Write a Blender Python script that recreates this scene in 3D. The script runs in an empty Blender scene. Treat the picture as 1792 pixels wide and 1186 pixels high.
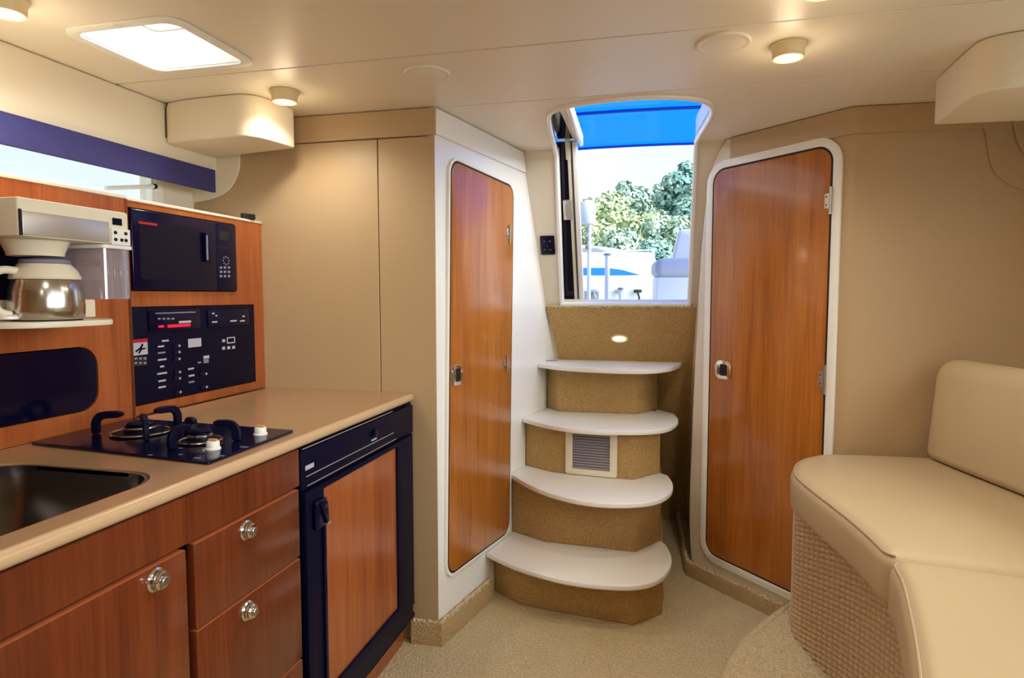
import bpy, bmesh, math, random
from mathutils import Vector, Matrix
from mathutils.geometry import tessellate_polygon

# ------------------------------------------------------------------ camera, world, exposure
SC = bpy.context.scene
COL = SC.collection
IMG_W, IMG_H, FPX = 1792, 1186, 1110.0
YAW, PITCH, EYE = math.radians(13.6), math.atan(76 / FPX), 1.30
cam = bpy.data.cameras.new('camera')
cam.sensor_width = 36.0
cam.lens = FPX / IMG_W * 36.0
cam.clip_start = 0.02
cam_ob = bpy.data.objects.new('camera', cam)
COL.objects.link(cam_ob)
cam_ob.location = (0, 0, EYE)
cam_ob.rotation_euler = (math.radians(90) - PITCH, 0, YAW)
SC.camera = cam_ob

SC.view_settings.view_transform = 'Standard'
SC.view_settings.look = 'None'
SC.view_settings.gamma = 1.0
SC.view_settings.use_curve_mapping = False
SC.view_settings.exposure = 0.45

SKY_STRENGTH = 0.95
world = bpy.data.worlds.new('overcast_sky')
SC.world = world
world.use_nodes = True
wn = world.node_tree.nodes
wl = world.node_tree.links
wn.clear()
wo = wn.new('ShaderNodeOutputWorld')
wb = wn.new('ShaderNodeBackground')
wb.inputs[1].default_value = SKY_STRENGTH
wtc = wn.new('ShaderNodeTexCoord')
wnz = wn.new('ShaderNodeTexNoise')          # soft overcast clouds, all round
wnz.inputs['Scale'].default_value = 2.2
wnz.inputs['Detail'].default_value = 4
wrp = wn.new('ShaderNodeValToRGB')
wrp.color_ramp.elements[0].position = 0.35
wrp.color_ramp.elements[0].color = (0.72, 0.84, 0.95, 1)
wrp.color_ramp.elements[1].position = 0.65
wrp.color_ramp.elements[1].color = (0.92, 0.95, 0.97, 1)
wl.new(wtc.outputs['Generated'], wnz.inputs['Vector'])
wl.new(wnz.outputs['Fac'], wrp.inputs[0])
wl.new(wrp.outputs[0], wb.inputs[0])
wl.new(wb.outputs[0], wo.inputs[0])

LAMP_W = 10.0                                   # each ceiling puck
LAMP_COL = (1.0, 0.93, 0.82)

sun = bpy.data.lights.new('veiled_sun', 'SUN')      # sun behind thin overcast: broad and soft
sun.energy = 8.0
sun.angle = math.radians(70)
sun.color = (0.97, 0.985, 1.0)
sun_ob = bpy.data.objects.new('veiled_sun', sun)
COL.objects.link(sun_ob)
sun_ob.rotation_euler = Vector((-1.0, .35, -.55)).to_track_quat('-Z', 'Y').to_euler()

# ------------------------------------------------------------------ pixel -> ray helpers
_c, _s, _cp, _sp = math.cos(YAW), math.sin(YAW), math.cos(PITCH), math.sin(PITCH)
EYEV = Vector((0, 0, EYE))
def ray(px, py):
    x = (px - IMG_W / 2) / FPX
    z = -(py - IMG_H / 2) / FPX
    d = (x, _cp + z * _sp, -_sp + z * _cp)
    return Vector((d[0] * _c - d[1] * _s, d[0] * _s + d[1] * _c, d[2]))
def on_z(px, py, z):
    d = ray(px, py)
    return EYEV + d * ((z - EYE) / d.z)
def on_plane(px, py, p, n):
    d = ray(px, py)
    return EYEV + d * (n.dot(p - EYEV) / n.dot(d))
def on_x(px, py, x):
    return on_plane(px, py, Vector((x, 0, 0)), Vector((1, 0, 0)))
def on_y(px, py, y):
    return on_plane(px, py, Vector((0, y, 0)), Vector((0, 1, 0)))
def xy(px, py, z):
    p = on_z(px, py, z)
    return (p.x, p.y)

class Frame:
    """a plane of the place: origin, two axes in it, and the normal u x v pointing into the room"""
    def __init__(s, o, u, v=(0, 0, 1)):
        s.o, s.u, s.v = Vector(o), Vector(u).normalized(), Vector(v).normalized()
        s.n = s.u.cross(s.v)
    def pt(s, a, b, w=0.0):
        return s.o + s.u * a + s.v * b + s.n * w
    def px(s, x, y, w=0.0):
        p = on_plane(x, y, s.o + s.n * w, s.n) - s.o
        return (p.dot(s.u), p.dot(s.v))
    def rect(s, x0, y0, x1, y1, w=0.0):
        """axis aligned (a, b) box around the four pixel corners, averaged"""
        p = [s.px(x, y, w) for x, y in ((x0, y0), (x1, y0), (x1, y1), (x0, y1))]
        return ((p[0][0] + p[3][0]) / 2, (p[2][1] + p[3][1]) / 2, (p[1][0] + p[2][0]) / 2, (p[0][1] + p[1][1]) / 2)

# ------------------------------------------------------------------ mesh builders
def new():
    return bmesh.new()
def rpoly(c, r, seg=6):
    """polygon corners c rounded with radius r (one value or one per corner)"""
    out = []
    n = len(c)
    for i in range(n):
        ri = r[i] if isinstance(r, (list, tuple)) else r
        p, q, t = Vector(c[i - 1]), Vector(c[i]), Vector(c[(i + 1) % n])
        e1, e2 = (p - q), (t - q)
        l1, l2 = e1.length, e2.length
        e1.normalize(); e2.normalize()
        ang = e1.angle(e2)
        if ri <= 1e-6 or ang > 3.1:
            out += [tuple(q)] * (1 if ri <= 1e-6 else seg + 1)
            continue
        d = min(ri / math.tan(ang / 2), l1 * .49, l2 * .49)
        rr = d * math.tan(ang / 2)
        cen = q + (e1 + e2).normalized() * (rr / math.sin(ang / 2))
        a0 = q + e1 * d - cen
        a1 = q + e2 * d - cen
        t0 = math.atan2(a0.y, a0.x)
        t1 = math.atan2(a1.y, a1.x)
        dt = (t1 - t0 + math.pi) % (2 * math.pi) - math.pi
        for k in range(seg + 1):
            t_ = t0 + dt * k / seg
            out.append((cen.x + rr * math.cos(t_), cen.y + rr * math.sin(t_)))
    return out
def rect_pts(a0, b0, a1, b1):
    return [(a0, b0), (a1, b0), (a1, b1), (a0, b1)]
def smooth_open(pts, it=2):
    pts = [Vector(p) for p in pts]
    for _ in range(it):
        q = [pts[0]]
        for a, b in zip(pts, pts[1:]):
            q += [a * .75 + b * .25, a * .25 + b * .75]
        q.append(pts[-1])
        pts = q
    return [tuple(p) for p in pts]
def add_prism(bm, fr, pts, w0, w1, holes=()):
    loops = [pts] + list(holes)
    flat = [p for l in loops for p in l]
    lo = [bm.verts.new(fr.pt(p[0], p[1], w0)) for p in flat]
    hi = [bm.verts.new(fr.pt(p[0], p[1], w1)) for p in flat]
    if holes:
        tris = tessellate_polygon([[Vector((p[0], p[1], 0)) for p in l] for l in loops])
        for t in tris:
            for vs in (lo, hi):
                try:
                    bm.faces.new([vs[i] for i in t])
                except ValueError:
                    pass
    else:
        bm.faces.new(lo); bm.faces.new(hi)
    k = 0
    for l in loops:
        n = len(l)
        for i in range(n):
            j = (i + 1) % n
            try:
                bm.faces.new((lo[k + i], lo[k + j], hi[k + j], hi[k + i]))
            except ValueError:
                pass
        k += n
    return bm
def prism(fr, pts, w0, w1, holes=(), bev=0.0, seg=2):
    bm = add_prism(new(), fr, pts, w0, w1, holes)
    if bev:
        bevel(bm, bev, seg)
    return bm
def bevel(bm, off, seg=2, ang=35):
    bmesh.ops.recalc_face_normals(bm, faces=bm.faces)
    es = [e for e in bm.edges if len(e.link_faces) == 2 and e.calc_face_angle(0) > math.radians(ang)]
    if es:
        bmesh.ops.bevel(bm, geom=es, offset=off, segments=seg, profile=.5, affect='EDGES', clamp_overlap=True)
    return bm
def ring(fr, outer, inner, w0, w1, bev=0.0, seg=2):
    return prism(fr, outer, w0, w1, [inner], bev, seg)
W = Frame((0, 0, 0), (1, 0, 0), (0, 1, 0))      # horizontal, normal up
def box(p0, p1, bev=0.0, seg=2):
    return prism(W, rect_pts(p0[0], p0[1], p1[0], p1[1]), p0[2], p1[2], (), bev, seg)
def add_tube(bm, path, r, n=10, closed=False, cap=True):
    path = [Vector(p) for p in path]
    m = len(path)
    rs = r if isinstance(r, (list, tuple)) else [r] * m
    rings = []
    prev = None
    for i, p in enumerate(path):
        a = path[i - 1] if (i or closed) else p
        b = path[(i + 1) % m] if (i < m - 1 or closed) else p
        t = (b - a).normalized()
        if prev is None:
            prev = t.orthogonal().normalized()
        prev = (prev - t * prev.dot(t)).normalized()
        q = t.cross(prev)
        rings.append([bm.verts.new(p + (prev * math.cos(2 * math.pi * k / n) + q * math.sin(2 * math.pi * k / n)) * rs[i]) for k in range(n)])
    for i in range(m if closed else m - 1):
        A, B = rings[i], rings[(i + 1) % m]
        for k in range(n):
            bm.faces.new((A[k], A[(k + 1) % n], B[(k + 1) % n], B[k]))
    if cap and not closed:
        bm.faces.new(rings[0][::-1]); bm.faces.new(rings[-1])
    return bm
def tube(path, r, n=10, closed=False):
    return add_tube(new(), path, r, n, closed)
def add_lathe(bm, prof, c, axis=(0, 0, 1), n=24, sx=1.0):
    """prof: (radius, height) pairs along axis from c"""
    ax = Vector(axis).normalized()
    e1 = ax.orthogonal().normalized()
    if abs(ax.z) > .9:
        e1 = Vector((1, 0, 0))
    e2 = ax.cross(e1)
    c = Vector(c)
    rings = []
    for r, h in prof:
        if r < 1e-6:
            rings.append([bm.verts.new(c + ax * h)])
        else:
            rings.append([bm.verts.new(c + ax * h + (e1 * math.cos(2 * math.pi * k / n) * sx + e2 * math.sin(2 * math.pi * k / n)) * r) for k in range(n)])
    for A, B in zip(rings, rings[1:]):
        if len(A) == 1 and len(B) == 1:
            continue
        for k in range(n):
            j = (k + 1) % n
            if len(A) == 1:
                bm.faces.new((A[0], B[j], B[k]))
            elif len(B) == 1:
                bm.faces.new((A[k], A[j], B[0]))
            else:
                bm.faces.new((A[k], A[j], B[j], B[k]))
    for R in (rings[0], rings[-1]):
        if len(R) > 1:
            bm.faces.new(R)
    return bm
def lathe(prof, c, axis=(0, 0, 1), n=24, sx=1.0):
    return add_lathe(new(), prof, c, axis, n, sx)

def add_pillow(bm, pts, z0, z1, r, rb=None, seg=5):
    """flat slab over a plan outline with rounded top and bottom edges"""
    n = len(pts)
    area = sum(pts[i][0] * pts[(i + 1) % n][1] - pts[(i + 1) % n][0] * pts[i][1] for i in range(n))
    sg = 1 if area > 0 else -1
    nrm = []
    for i in range(n):
        a, b, c = Vector(pts[i - 1]), Vector(pts[i]), Vector(pts[(i + 1) % n])
        e1, e2 = (b - a).normalized(), (c - b).normalized()
        n1, n2 = Vector((-e1.y, e1.x)) * sg, Vector((-e2.y, e2.x)) * sg
        m = n1 + n2
        m = m.normalized() if m.length > 1e-6 else n1
        nrm.append(m / max(.5, m.dot(n1)))
    rb = r * .6 if rb is None else rb
    prof = [(rb * (1 - math.sin(t * math.pi / 2 / seg)), z0 + rb * (1 - math.cos(t * math.pi / 2 / seg))) for t in range(seg + 1)]
    prof += [(r * (1 - math.cos(t * math.pi / 2 / seg)), z1 - r * (1 - math.sin(t * math.pi / 2 / seg))) for t in range(seg + 1)]
    rows = [[bm.verts.new((pts[i][0] + nrm[i].x * d, pts[i][1] + nrm[i].y * d, z)) for i in range(n)] for d, z in prof]
    for A, B in zip(rows, rows[1:]):
        for k in range(n):
            bm.faces.new((A[k], A[(k + 1) % n], B[(k + 1) % n], B[k]))
    bm.faces.new(rows[0]); bm.faces.new(rows[-1])
    return bm

# ------------------------------------------------------------------ objects
OFF = {}
def tag(o, label=None, cat=None, group=None, kind=None):
    if label: o['label'] = label
    if cat: o['category'] = cat
    if group: o['group'] = group
    if kind: o['kind'] = kind
    return o
def obj(name, bm, mat, parent=None, sharp=38, recalc=True):
    if recalc:
        bmesh.ops.recalc_face_normals(bm, faces=bm.faces)
    if parent is None:
        zs = [v.co.z for v in bm.verts]
        xs = [v.co.x for v in bm.verts]
        ys = [v.co.y for v in bm.verts]
        off = Vector(((min(xs) + max(xs)) / 2, (min(ys) + max(ys)) / 2, min(zs)))
        loc = off
    else:
        off = OFF[parent.name]
        loc = Vector((0, 0, 0))
    bmesh.ops.translate(bm, verts=bm.verts, vec=-off)
    me = bpy.data.meshes.new(name)
    bm.to_mesh(me)
    bm.free()
    me.polygons.foreach_set('use_smooth', [True] * len(me.polygons))
    me.set_sharp_from_angle(angle=math.radians(sharp))
    me.materials.append(MAT[mat] if isinstance(mat, str) else mat)
    o = bpy.data.objects.new(name, me)
    COL.objects.link(o)
    o.location = loc
    if parent is not None:
        o.parent = parent
    OFF[o.name] = off
    return o
def thing(name, loc, label, cat, group=None, kind=None):
    o = bpy.data.objects.new(name, None)
    o.empty_display_size = .05
    COL.objects.link(o)
    o.location = loc
    OFF[o.name] = Vector(loc)
    return tag(o, label, cat, group, kind)
def struct(name, bm, mat, label, cat, parent=None):
    o = obj(name, bm, mat, parent)
    if parent is None:
        tag(o, label, cat, None, 'structure')
    return o

# ------------------------------------------------------------------ materials
MAT = {}
def s2l(*c):
    return tuple(((x / 255) / 12.92 if x / 255 <= .04045 else ((x / 255 + .055) / 1.055) ** 2.4) for x in c) + (1,)
def mat(name, col, rough=.5, metal=0.0, spec=.5, noise=0.0, nscale=60, bump=0.0, bscale=200, bdist=.002, coat=0.0, emit=None, estr=0.0, trans=0.0, alpha=1.0, ior=1.45, detail=3):
    m = bpy.data.materials.new(name)
    m.use_nodes = True
    nt = m.node_tree
    b = nt.nodes['Principled BSDF']
    b.inputs['Base Color'].default_value = col
    b.inputs['Roughness'].default_value = rough
    b.inputs['Metallic'].default_value = metal
    b.inputs['Specular IOR Level'].default_value = spec
    b.inputs['Coat Weight'].default_value = coat
    b.inputs['Coat Roughness'].default_value = .12
    b.inputs['IOR'].default_value = ior
    b.inputs['Transmission Weight'].default_value = trans
    b.inputs['Alpha'].default_value = alpha
    tc = nt.nodes.new('ShaderNodeTexCoord')
    if noise:
        nz = nt.nodes.new('ShaderNodeTexNoise')
        nz.inputs['Scale'].default_value = nscale
        nz.inputs['Detail'].default_value = detail
        nt.links.new(tc.outputs['Object'], nz.inputs['Vector'])
        mx = nt.nodes.new('ShaderNodeMix')
        mx.data_type = 'RGBA'
        mx.inputs['A'].default_value = tuple(max(0, c * (1 - noise)) for c in col[:3]) + (1,)
        mx.inputs['B'].default_value = tuple(min(1, c * (1 + noise)) for c in col[:3]) + (1,)
        nt.links.new(nz.outputs['Fac'], mx.inputs['Factor'])
        nt.links.new(mx.outputs['Result'], b.inputs['Base Color'])
    if bump:
        bz = nt.nodes.new('ShaderNodeTexNoise')
        bz.inputs['Scale'].default_value = bscale
        bz.inputs['Detail'].default_value = 2
        nt.links.new(tc.outputs['Object'], bz.inputs['Vector'])
        bn = nt.nodes.new('ShaderNodeBump')
        bn.inputs['Strength'].default_value = bump
        bn.inputs['Distance'].default_value = bdist
        nt.links.new(bz.outputs['Fac'], bn.inputs['Height'])
        nt.links.new(bn.outputs['Normal'], b.inputs['Normal'])
    if emit:
        b.inputs['Emission Color'].default_value = emit
        b.inputs['Emission Strength'].default_value = estr
    MAT[name] = m
    return m
def wood(name, dark, mid, light, rough=.28, coat=.35, scale=1.0):
    m = mat(name, mid, rough, coat=coat)
    nt = m.node_tree
    b = nt.nodes['Principled BSDF']
    tc = nt.nodes['Texture Coordinate']
    def noise(sc, s, det, dist=0.0):
        mp = nt.nodes.new('ShaderNodeMapping')
        mp.inputs['Scale'].default_value = sc
        n = nt.nodes.new('ShaderNodeTexNoise')
        n.inputs['Scale'].default_value = s
        n.inputs['Detail'].default_value = det
        n.inputs['Distortion'].default_value = dist
        nt.links.new(tc.outputs['Object'], mp.inputs['Vector'])
        nt.links.new(mp.outputs['Vector'], n.inputs['Vector'])
        return n
    a = noise((9 * scale, 9 * scale, .7 * scale), 1.6, 4, .6)      # wide figure
    g = noise((60 * scale, 60 * scale, 2.2 * scale), 2.0, 5, .2)   # fine grain
    r = nt.nodes.new('ShaderNodeValToRGB')
    r.color_ramp.elements[0].position = .30
    r.color_ramp.elements[0].color = dark
    r.color_ramp.elements[1].position = .72
    r.color_ramp.elements[1].color = light
    e = r.color_ramp.elements.new(.5)
    e.color = mid
    mm = nt.nodes.new('ShaderNodeMix')
    mm.inputs['Factor'].default_value = .38
    nt.links.new(a.outputs['Fac'], mm.inputs['A'])
    nt.links.new(g.outputs['Fac'], mm.inputs['B'])
    nt.links.new(mm.outputs['Result'], r.inputs[0])
    nt.links.new(r.outputs[0], b.inputs['Base Color'])
    return m

mat('ceiling_vinyl', s2l(240, 230, 210), .38, noise=.03, nscale=3, bump=.05, bscale=400)
mat('wall_vinyl', s2l(188, 160, 121), .42, noise=.03, nscale=4, bump=.08, bscale=500)
mat('headliner', s2l(235, 222, 196), .6, noise=.03, nscale=5, bump=.15, bscale=500)
mat('gelcoat', s2l(247, 246, 240), .22, coat=.3)
mat('gelcoat_warm', s2l(228, 216, 194), .3, coat=.2)
mat('white_plastic', s2l(246, 243, 234), .35)
mat('lamp_plastic', s2l(228, 208, 165), .4)
mat('seam_dark', s2l(70, 55, 40), .8)
wood('cherry_door', s2l(146, 80, 24), s2l(178, 106, 38), s2l(202, 128, 54))
wood('cherry_shaded', s2l(80, 33, 13), s2l(106, 48, 21), s2l(128, 62, 30), scale=1.2)  # cabinet cherry, darkened in its colour for the shadow it stands in
wood('cherry_panel', s2l(132, 64, 28), s2l(162, 86, 42), s2l(184, 106, 56), scale=1.1)
mat('wood_edge', s2l(190, 104, 62), .35)
mat('counter_top', s2l(166, 132, 98), .24, noise=.06, nscale=220, detail=2, coat=.2)
mat('counter_edge', s2l(196, 164, 126), .3, noise=.06, nscale=220)
mat('black_gloss', s2l(8, 9, 42), .15, spec=.3)
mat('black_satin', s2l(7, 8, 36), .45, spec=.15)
mat('smoked_glass', s2l(7, 8, 34), .10, spec=.3)
mat('dark_gasket', s2l(28, 26, 30), .6)
mat('rubber_black', s2l(18, 16, 18), .6)
mat('steel', s2l(196, 192, 184), .2, metal=1.0)
mat('steel_brushed', s2l(176, 172, 166), .32, metal=1.0)
mat('steel_basin', s2l(118, 114, 112), .2, metal=1.0)
mat('chrome', s2l(225, 222, 215), .08, metal=1.0)
mat('aluminium', s2l(205, 203, 198), .35, metal=.7)
mat('carpet_floor', s2l(234, 203, 160), .95, spec=.1, noise=.42, nscale=130, bump=1.0, bscale=150, bdist=.012)
mat('carpet_brown', s2l(200, 163, 106), .95, spec=.1, noise=.5, nscale=150, bump=1.0, bscale=170, bdist=.010)
mat('carpet_kick', s2l(196, 166, 122), .95, spec=.1, noise=.45, nscale=140, bump=1.0, bscale=160, bdist=.010)
mat('leather', s2l(196, 173, 134), .42, noise=.04, nscale=6, bump=.12, bscale=260)
mat('piping', s2l(180, 156, 120), .5)
mat('weave', s2l(206, 178, 140), .7, noise=.14, nscale=90)
mat('weave_back', s2l(84, 62, 42), .9)
mat('cream_plastic', s2l(236, 227, 200), .35)
mat('tan_plastic', s2l(200, 160, 110), .4)
mat('mark_white', s2l(180, 180, 194), .5)
mat('mark_grey', s2l(130, 130, 150), .5)
mat('slat_grey', s2l(150, 145, 150), .5)
mat('mark_red', s2l(170, 20, 40), .5)
mat('glow_red', s2l(200, 20, 50), .5, emit=s2l(220, 20, 60), estr=.5)
mat('valance_blue', s2l(58, 56, 112), .85, noise=.15, nscale=80, bump=.3, bscale=500)
mat('lens_warm', s2l(255, 240, 205), .4, emit=(1.0, .84, .52, 1), estr=1.6)
mat('lens_soft', s2l(250, 235, 200), .4, emit=(1.0, .88, .66, 1), estr=.7)
mat('deck_white', s2l(206, 210, 216), .4)
mat('seat_grey', s2l(160, 166, 176), .5)
mat('boat_grey', s2l(120, 130, 140), .5)
mat('stripe_blue', s2l(20, 110, 200), .4)
mat('bow_blue', s2l(0, 70, 170), .6)
mat('bark', s2l(90, 75, 60), .9)
mat('ground_green', s2l(110, 125, 90), .9, noise=.3, nscale=1)
mat('water_green', s2l(120, 150, 150), .1)
def leaf_mat(name, a, b):  # leaf colours are paled, with distance haze put into them
    m = mat(name, a, .7, spec=.2)
    nt = m.node_tree
    tc = nt.nodes['Texture Coordinate']
    nz = nt.nodes.new('ShaderNodeTexNoise')
    nz.inputs['Scale'].default_value = .9
    nz.inputs['Detail'].default_value = 3
    mx = nt.nodes.new('ShaderNodeMix')
    mx.data_type = 'RGBA'
    mx.inputs['A'].default_value = a
    mx.inputs['B'].default_value = b
    nt.links.new(tc.outputs['Object'], nz.inputs['Vector'])
    rp = nt.nodes.new('ShaderNodeValToRGB')
    rp.color_ramp.elements[0].position = .38
    rp.color_ramp.elements[1].position = .62
    nt.links.new(nz.outputs['Fac'], rp.inputs[0])
    nt.links.new(rp.outputs[0], mx.inputs['Factor'])
    nt.links.new(mx.outputs['Result'], nt.nodes['Principled BSDF'].inputs['Base Color'])
leaf_mat('leaf_pale', s2l(168, 190, 158), s2l(200, 214, 166))
leaf_mat('leaf_grey', s2l(140, 174, 164), s2l(180, 202, 180))
leaf_mat('leaf_blue', s2l(106, 156, 156), s2l(156, 190, 178))
def thin(name, col, t_fac, tint, gloss=.06, diffuse=0.0):
    """thin sheet: part translucent, part clear, slight gloss"""
    m = bpy.data.materials.new(name)
    m.use_nodes = True
    nt = m.node_tree
    nt.nodes.clear()
    out = nt.nodes.new('ShaderNodeOutputMaterial')
    tr = nt.nodes.new('ShaderNodeBsdfTransparent'); tr.inputs[0].default_value = tint
    tl = nt.nodes.new('ShaderNodeBsdfTranslucent'); tl.inputs[0].default_value = col
    df = nt.nodes.new('ShaderNodeBsdfDiffuse'); df.inputs[0].default_value = col
    gl = nt.nodes.new('ShaderNodeBsdfGlossy'); gl.inputs['Roughness'].default_value = .05
    m0 = nt.nodes.new('ShaderNodeMixShader'); m0.inputs[0].default_value = diffuse
    m1 = nt.nodes.new('ShaderNodeMixShader'); m1.inputs[0].default_value = t_fac
    m2 = nt.nodes.new('ShaderNodeMixShader'); m2.inputs[0].default_value = gloss
    nt.links.new(tl.outputs[0], m0.inputs[1]); nt.links.new(df.outputs[0], m0.inputs[2])
    nt.links.new(m0.outputs[0], m1.inputs[1]); nt.links.new(tr.outputs[0], m1.inputs[2])
    nt.links.new(m1.outputs[0], m2.inputs[1]); nt.links.new(gl.outputs[0], m2.inputs[2])
    nt.links.new(m2.outputs[0], out.inputs[0])
    MAT[name] = m
thin('clear_pane', (.9, .95, 1, 1), .96, (.97, .99, 1, 1))
thin('frosted_pane', (1, 1, 1, 1), .78, (.98, 1, 1, 1), .03)
thin('clear_plastic', (.85, .82, .86, 1), .72, (.86, .84, .9, 1), .12, .5)
thin('blue_canvas', (.003, .125, .60, 1), .0, (1, 1, 1, 1), .02)

# ------------------------------------------------------------------ planes of the cabin
CE = 1.968                                     # ceiling height
YB = 2.172                                     # bulkhead beside the galley
REAR = -1.3
HULL_L, HULL_R = -1.84, 1.48
LIN = -1.70                                    # face of the hull liner above the window
LEAN = .41                                     # companionway wall leans aft towards the floor
L0, L1 = Vector((-.808, YB, 0)), Vector((-.656, 2.929, 0))
R0, R1 = Vector((.238, 2.90, 0)), Vector((.634, 2.516, 0))
fL = Frame(L0, L1 - L0)
fR = Frame(R0, R1 - R0)
fBK = Frame((0, YB, 0), (1, 0, 0))
fB = Frame((0, 2.92, CE), (1, 0, 0), (0, -LEAN, 1))
BS = math.hypot(1, LEAN)
def zb(z):
    return (z - CE) * BS
def y_back(z):
    return 2.92 + (CE - z) * LEAN

# ------------------------------------------------------------------ floor, ceiling
struct('floor', box((-1.76, REAR, -.03), (1.52, 3.8, 0)), 'carpet_floor', 'beige carpeted cabin floor in front of the steps', 'floor')

SX0, SX1, SY0, SY1 = -1.475, -1.172, 1.345, 1.635        # hatch opening
sky_hole = rpoly(rect_pts(SX0, SY0, SX1, SY1), .035, 5)
notch = [(.115, 2.93), (.120, 2.82), (.148, 2.56), (.152, 2.42), (.130, 2.335), (.075, 2.275), (-.02, 2.235), (-.11, 2.222),
         (-.22, 2.228), (-.328, 2.255), (-.385, 2.29), (-.432, 2.355), (-.465, 2.6), (-.500, 2.93)]
notch = smooth_open(notch, 1)
SEAM1, SEAM2 = 1.71, 2.185
ceil = obj('ceiling', prism(W, rect_pts(HULL_L - .03, REAR, HULL_R + .03, SEAM2 + .03), CE + .0302, CE + .05, [sky_hole]), 'seam_dark')
tag(ceil, 'cream panelled cabin ceiling with thin cross seams', 'ceiling', None, 'structure')
obj('ceiling_panel', prism(W, rect_pts(HULL_L - .03, REAR, HULL_R + .03, SEAM1 - .003), CE, CE + .03, [sky_hole], .001, 1), 'ceiling_vinyl', ceil)
obj('ceiling_panel', prism(W, rect_pts(HULL_L - .03, SEAM1 + .003, HULL_R + .03, SEAM2 - .003), CE, CE + .03, (), .001, 1), 'ceiling_vinyl', ceil)
pc = [(-.858, SEAM2 + .002), (HULL_R + .03, SEAM2 + .002), (HULL_R + .03, 2.61), (.66, 2.575), (.290, 2.94), (.286, 2.97), (.115, 2.97)] + notch + [(-.500, 2.97), (-.705, 2.97)]
obj('ceiling_panel', prism(W, pc, CE, CE + .03, (), .001, 1), 'ceiling_vinyl', ceil)

# ------------------------------------------------------------------ bulkhead beside the galley
wb_ = obj('wall_back_left', prism(fBK, rect_pts(HULL_L - .03, 0, -.811, CE + .03), -.05, -.006), 'seam_dark')
tag(wb_, 'beige vinyl bulkhead at the end of the galley counter', 'wall', None, 'structure')
sx = -1.030
obj('wall_panel', prism(fBK, rect_pts(HULL_L - .03, 0, sx - .0015, 1.868), -.006, 0, (), .002, 1), 'wall_vinyl', wb_)
obj('wall_panel', prism(fBK, rect_pts(sx + .0015, 0, -.808, 1.868), -.006, 0, (), .002, 1), 'wall_vinyl', wb_)
struct('trim_1', prism(fBK, rect_pts(HULL_L - .03, 1.870, -.805, CE - .003), -.006, .007, (), .002, 1), 'wall_vinyl', 'beige band along the top of the galley bulkhead', 'trim')
# hull liner mouldings that run down onto the bulkhead
c1 = smooth_open([fBK.px(x, y) for x, y in ((420, 262), (422, 288), (416, 312), (402, 334), (380, 347), (356, 352), (330, 356))], 2)
lin = prism(fBK, c1 + [(HULL_L - .02, c1[-1][1]), (HULL_L - .02, c1[0][1])], 0, .007, (), .002, 1)
obj('liner_moulding', lin, 'headliner', wb_)

# ------------------------------------------------------------------ wall of the wooden door beside the steps
def la(y):                                      # distance along the left door wall at a given y
    return (y - L0.y) / fL.u.y
wl_ = struct('wall_left_door', prism(fL, [(0, 0), (la(y_back(0)), 0), (la(y_back(CE)), CE), (0, CE)], -.05, 0), 'gelcoat',
             'glossy white wall that holds the door beside the treads', 'wall')
ab = la(y_back(1.88))
struct('trim_2', prism(fL, [(0, 1.872), (ab - .004, 1.872), (la(y_back(CE)) - .002, CE - .003), (0, CE - .003)], 0, .008, (), .003, 1), 'gelcoat',
       'white band along the top of the wall beside the steps', 'trim')

# ------------------------------------------------------------------ wall of the tall wooden door
edge_px = [(1270, 243), (1252, 272), (1240, 310), (1228, 400), (1221, 520), (1214, 640), (1208, 780), (1204, 900), (1206, 960), (1211, 1000)]
edge = [fR.px(x, y) for x, y in edge_px]
edge[0] = (edge[0][0], CE)
edge[-1] = (edge[-1][0], 0)
edge = smooth_open(edge, 1)
aR = (R1 - R0).length
wr_ = struct('wall_right_door', prism(fR, edge + [(aR - .09, 0), (aR - .09, CE)], -.05, 0, (), .012, 3), 'gelcoat_warm',
             'cream moulded wall that holds the tall door', 'wall')
# return of that wall back to the companionway bulkhead
bm = new()
A = [fR.pt(a, b, -.03) for a, b in edge]
rows = []
for p in A:
    q = Vector((min(p.x, .30) - .015, y_back(p.z) + .02, p.z))
    rows.append([bm.verts.new(x) for x in (p, q, q + Vector((.04, 0, 0)), p + Vector((.04, .02, 0)))])
for r0, r1 in zip(rows, rows[1:]):
    for k in range(4):
        bm.faces.new((r0[k], r0[(k + 1) % 4], r1[(k + 1) % 4], r1[k]))
bm.faces.new(rows[0]); bm.faces.new(rows[-1])
obj('side_return', bm, 'gelcoat_warm', wr_)
bm = new()
k0 = None
for z in (.003, .25, .5, .75, .952):
    e_ = min(edge, key=lambda t: abs(t[1] - z))
    p = fR.pt(e_[0], z, -.045)
    q = Vector((p.x - .004, p.y, z))
    t_ = Vector((min(p.x, .30) - .019, y_back(z) - .004, z))
    k = [bm.verts.new(v) for v in (q, t_, t_ + Vector((.003, 0, 0)), q + Vector((.003, 0, 0)))]
    if k0:
        for j in range(4):
            bm.faces.new((k0[j], k0[(j + 1) % 4], k[(j + 1) % 4], k[j]))
    else:
        bm.faces.new(k)
    k0 = k
bm.faces.new(k0)
obj('carpet_panel', bm, 'carpet_brown', wr_)
pa, pb = fR.pt(aR - .09, 0), fR.pt(aR - .09, 0, -.05)
plan = rpoly([(pa.x, pa.y), (R1.x, R1.y), (HULL_R + .03, 2.56), (HULL_R + .03, 2.61), (R1.x + .02, R1.y + .055), (pb.x, pb.y)], [0, .07, 0, 0, 0, 0], 8)
wbr = struct('wall_back_right', prism(W, plan, 0, CE), 'wall_vinyl', 'beige bulkhead behind the sofa with a rounded corner', 'wall')
# band along the top of both
tp = [fR.pt(.03, 0), fR.pt(aR - .0, 0), Vector((HULL_R, 2.558, 0))]
n1, n2 = fR.n, Vector((.05, -1, 0)).normalized()

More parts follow.
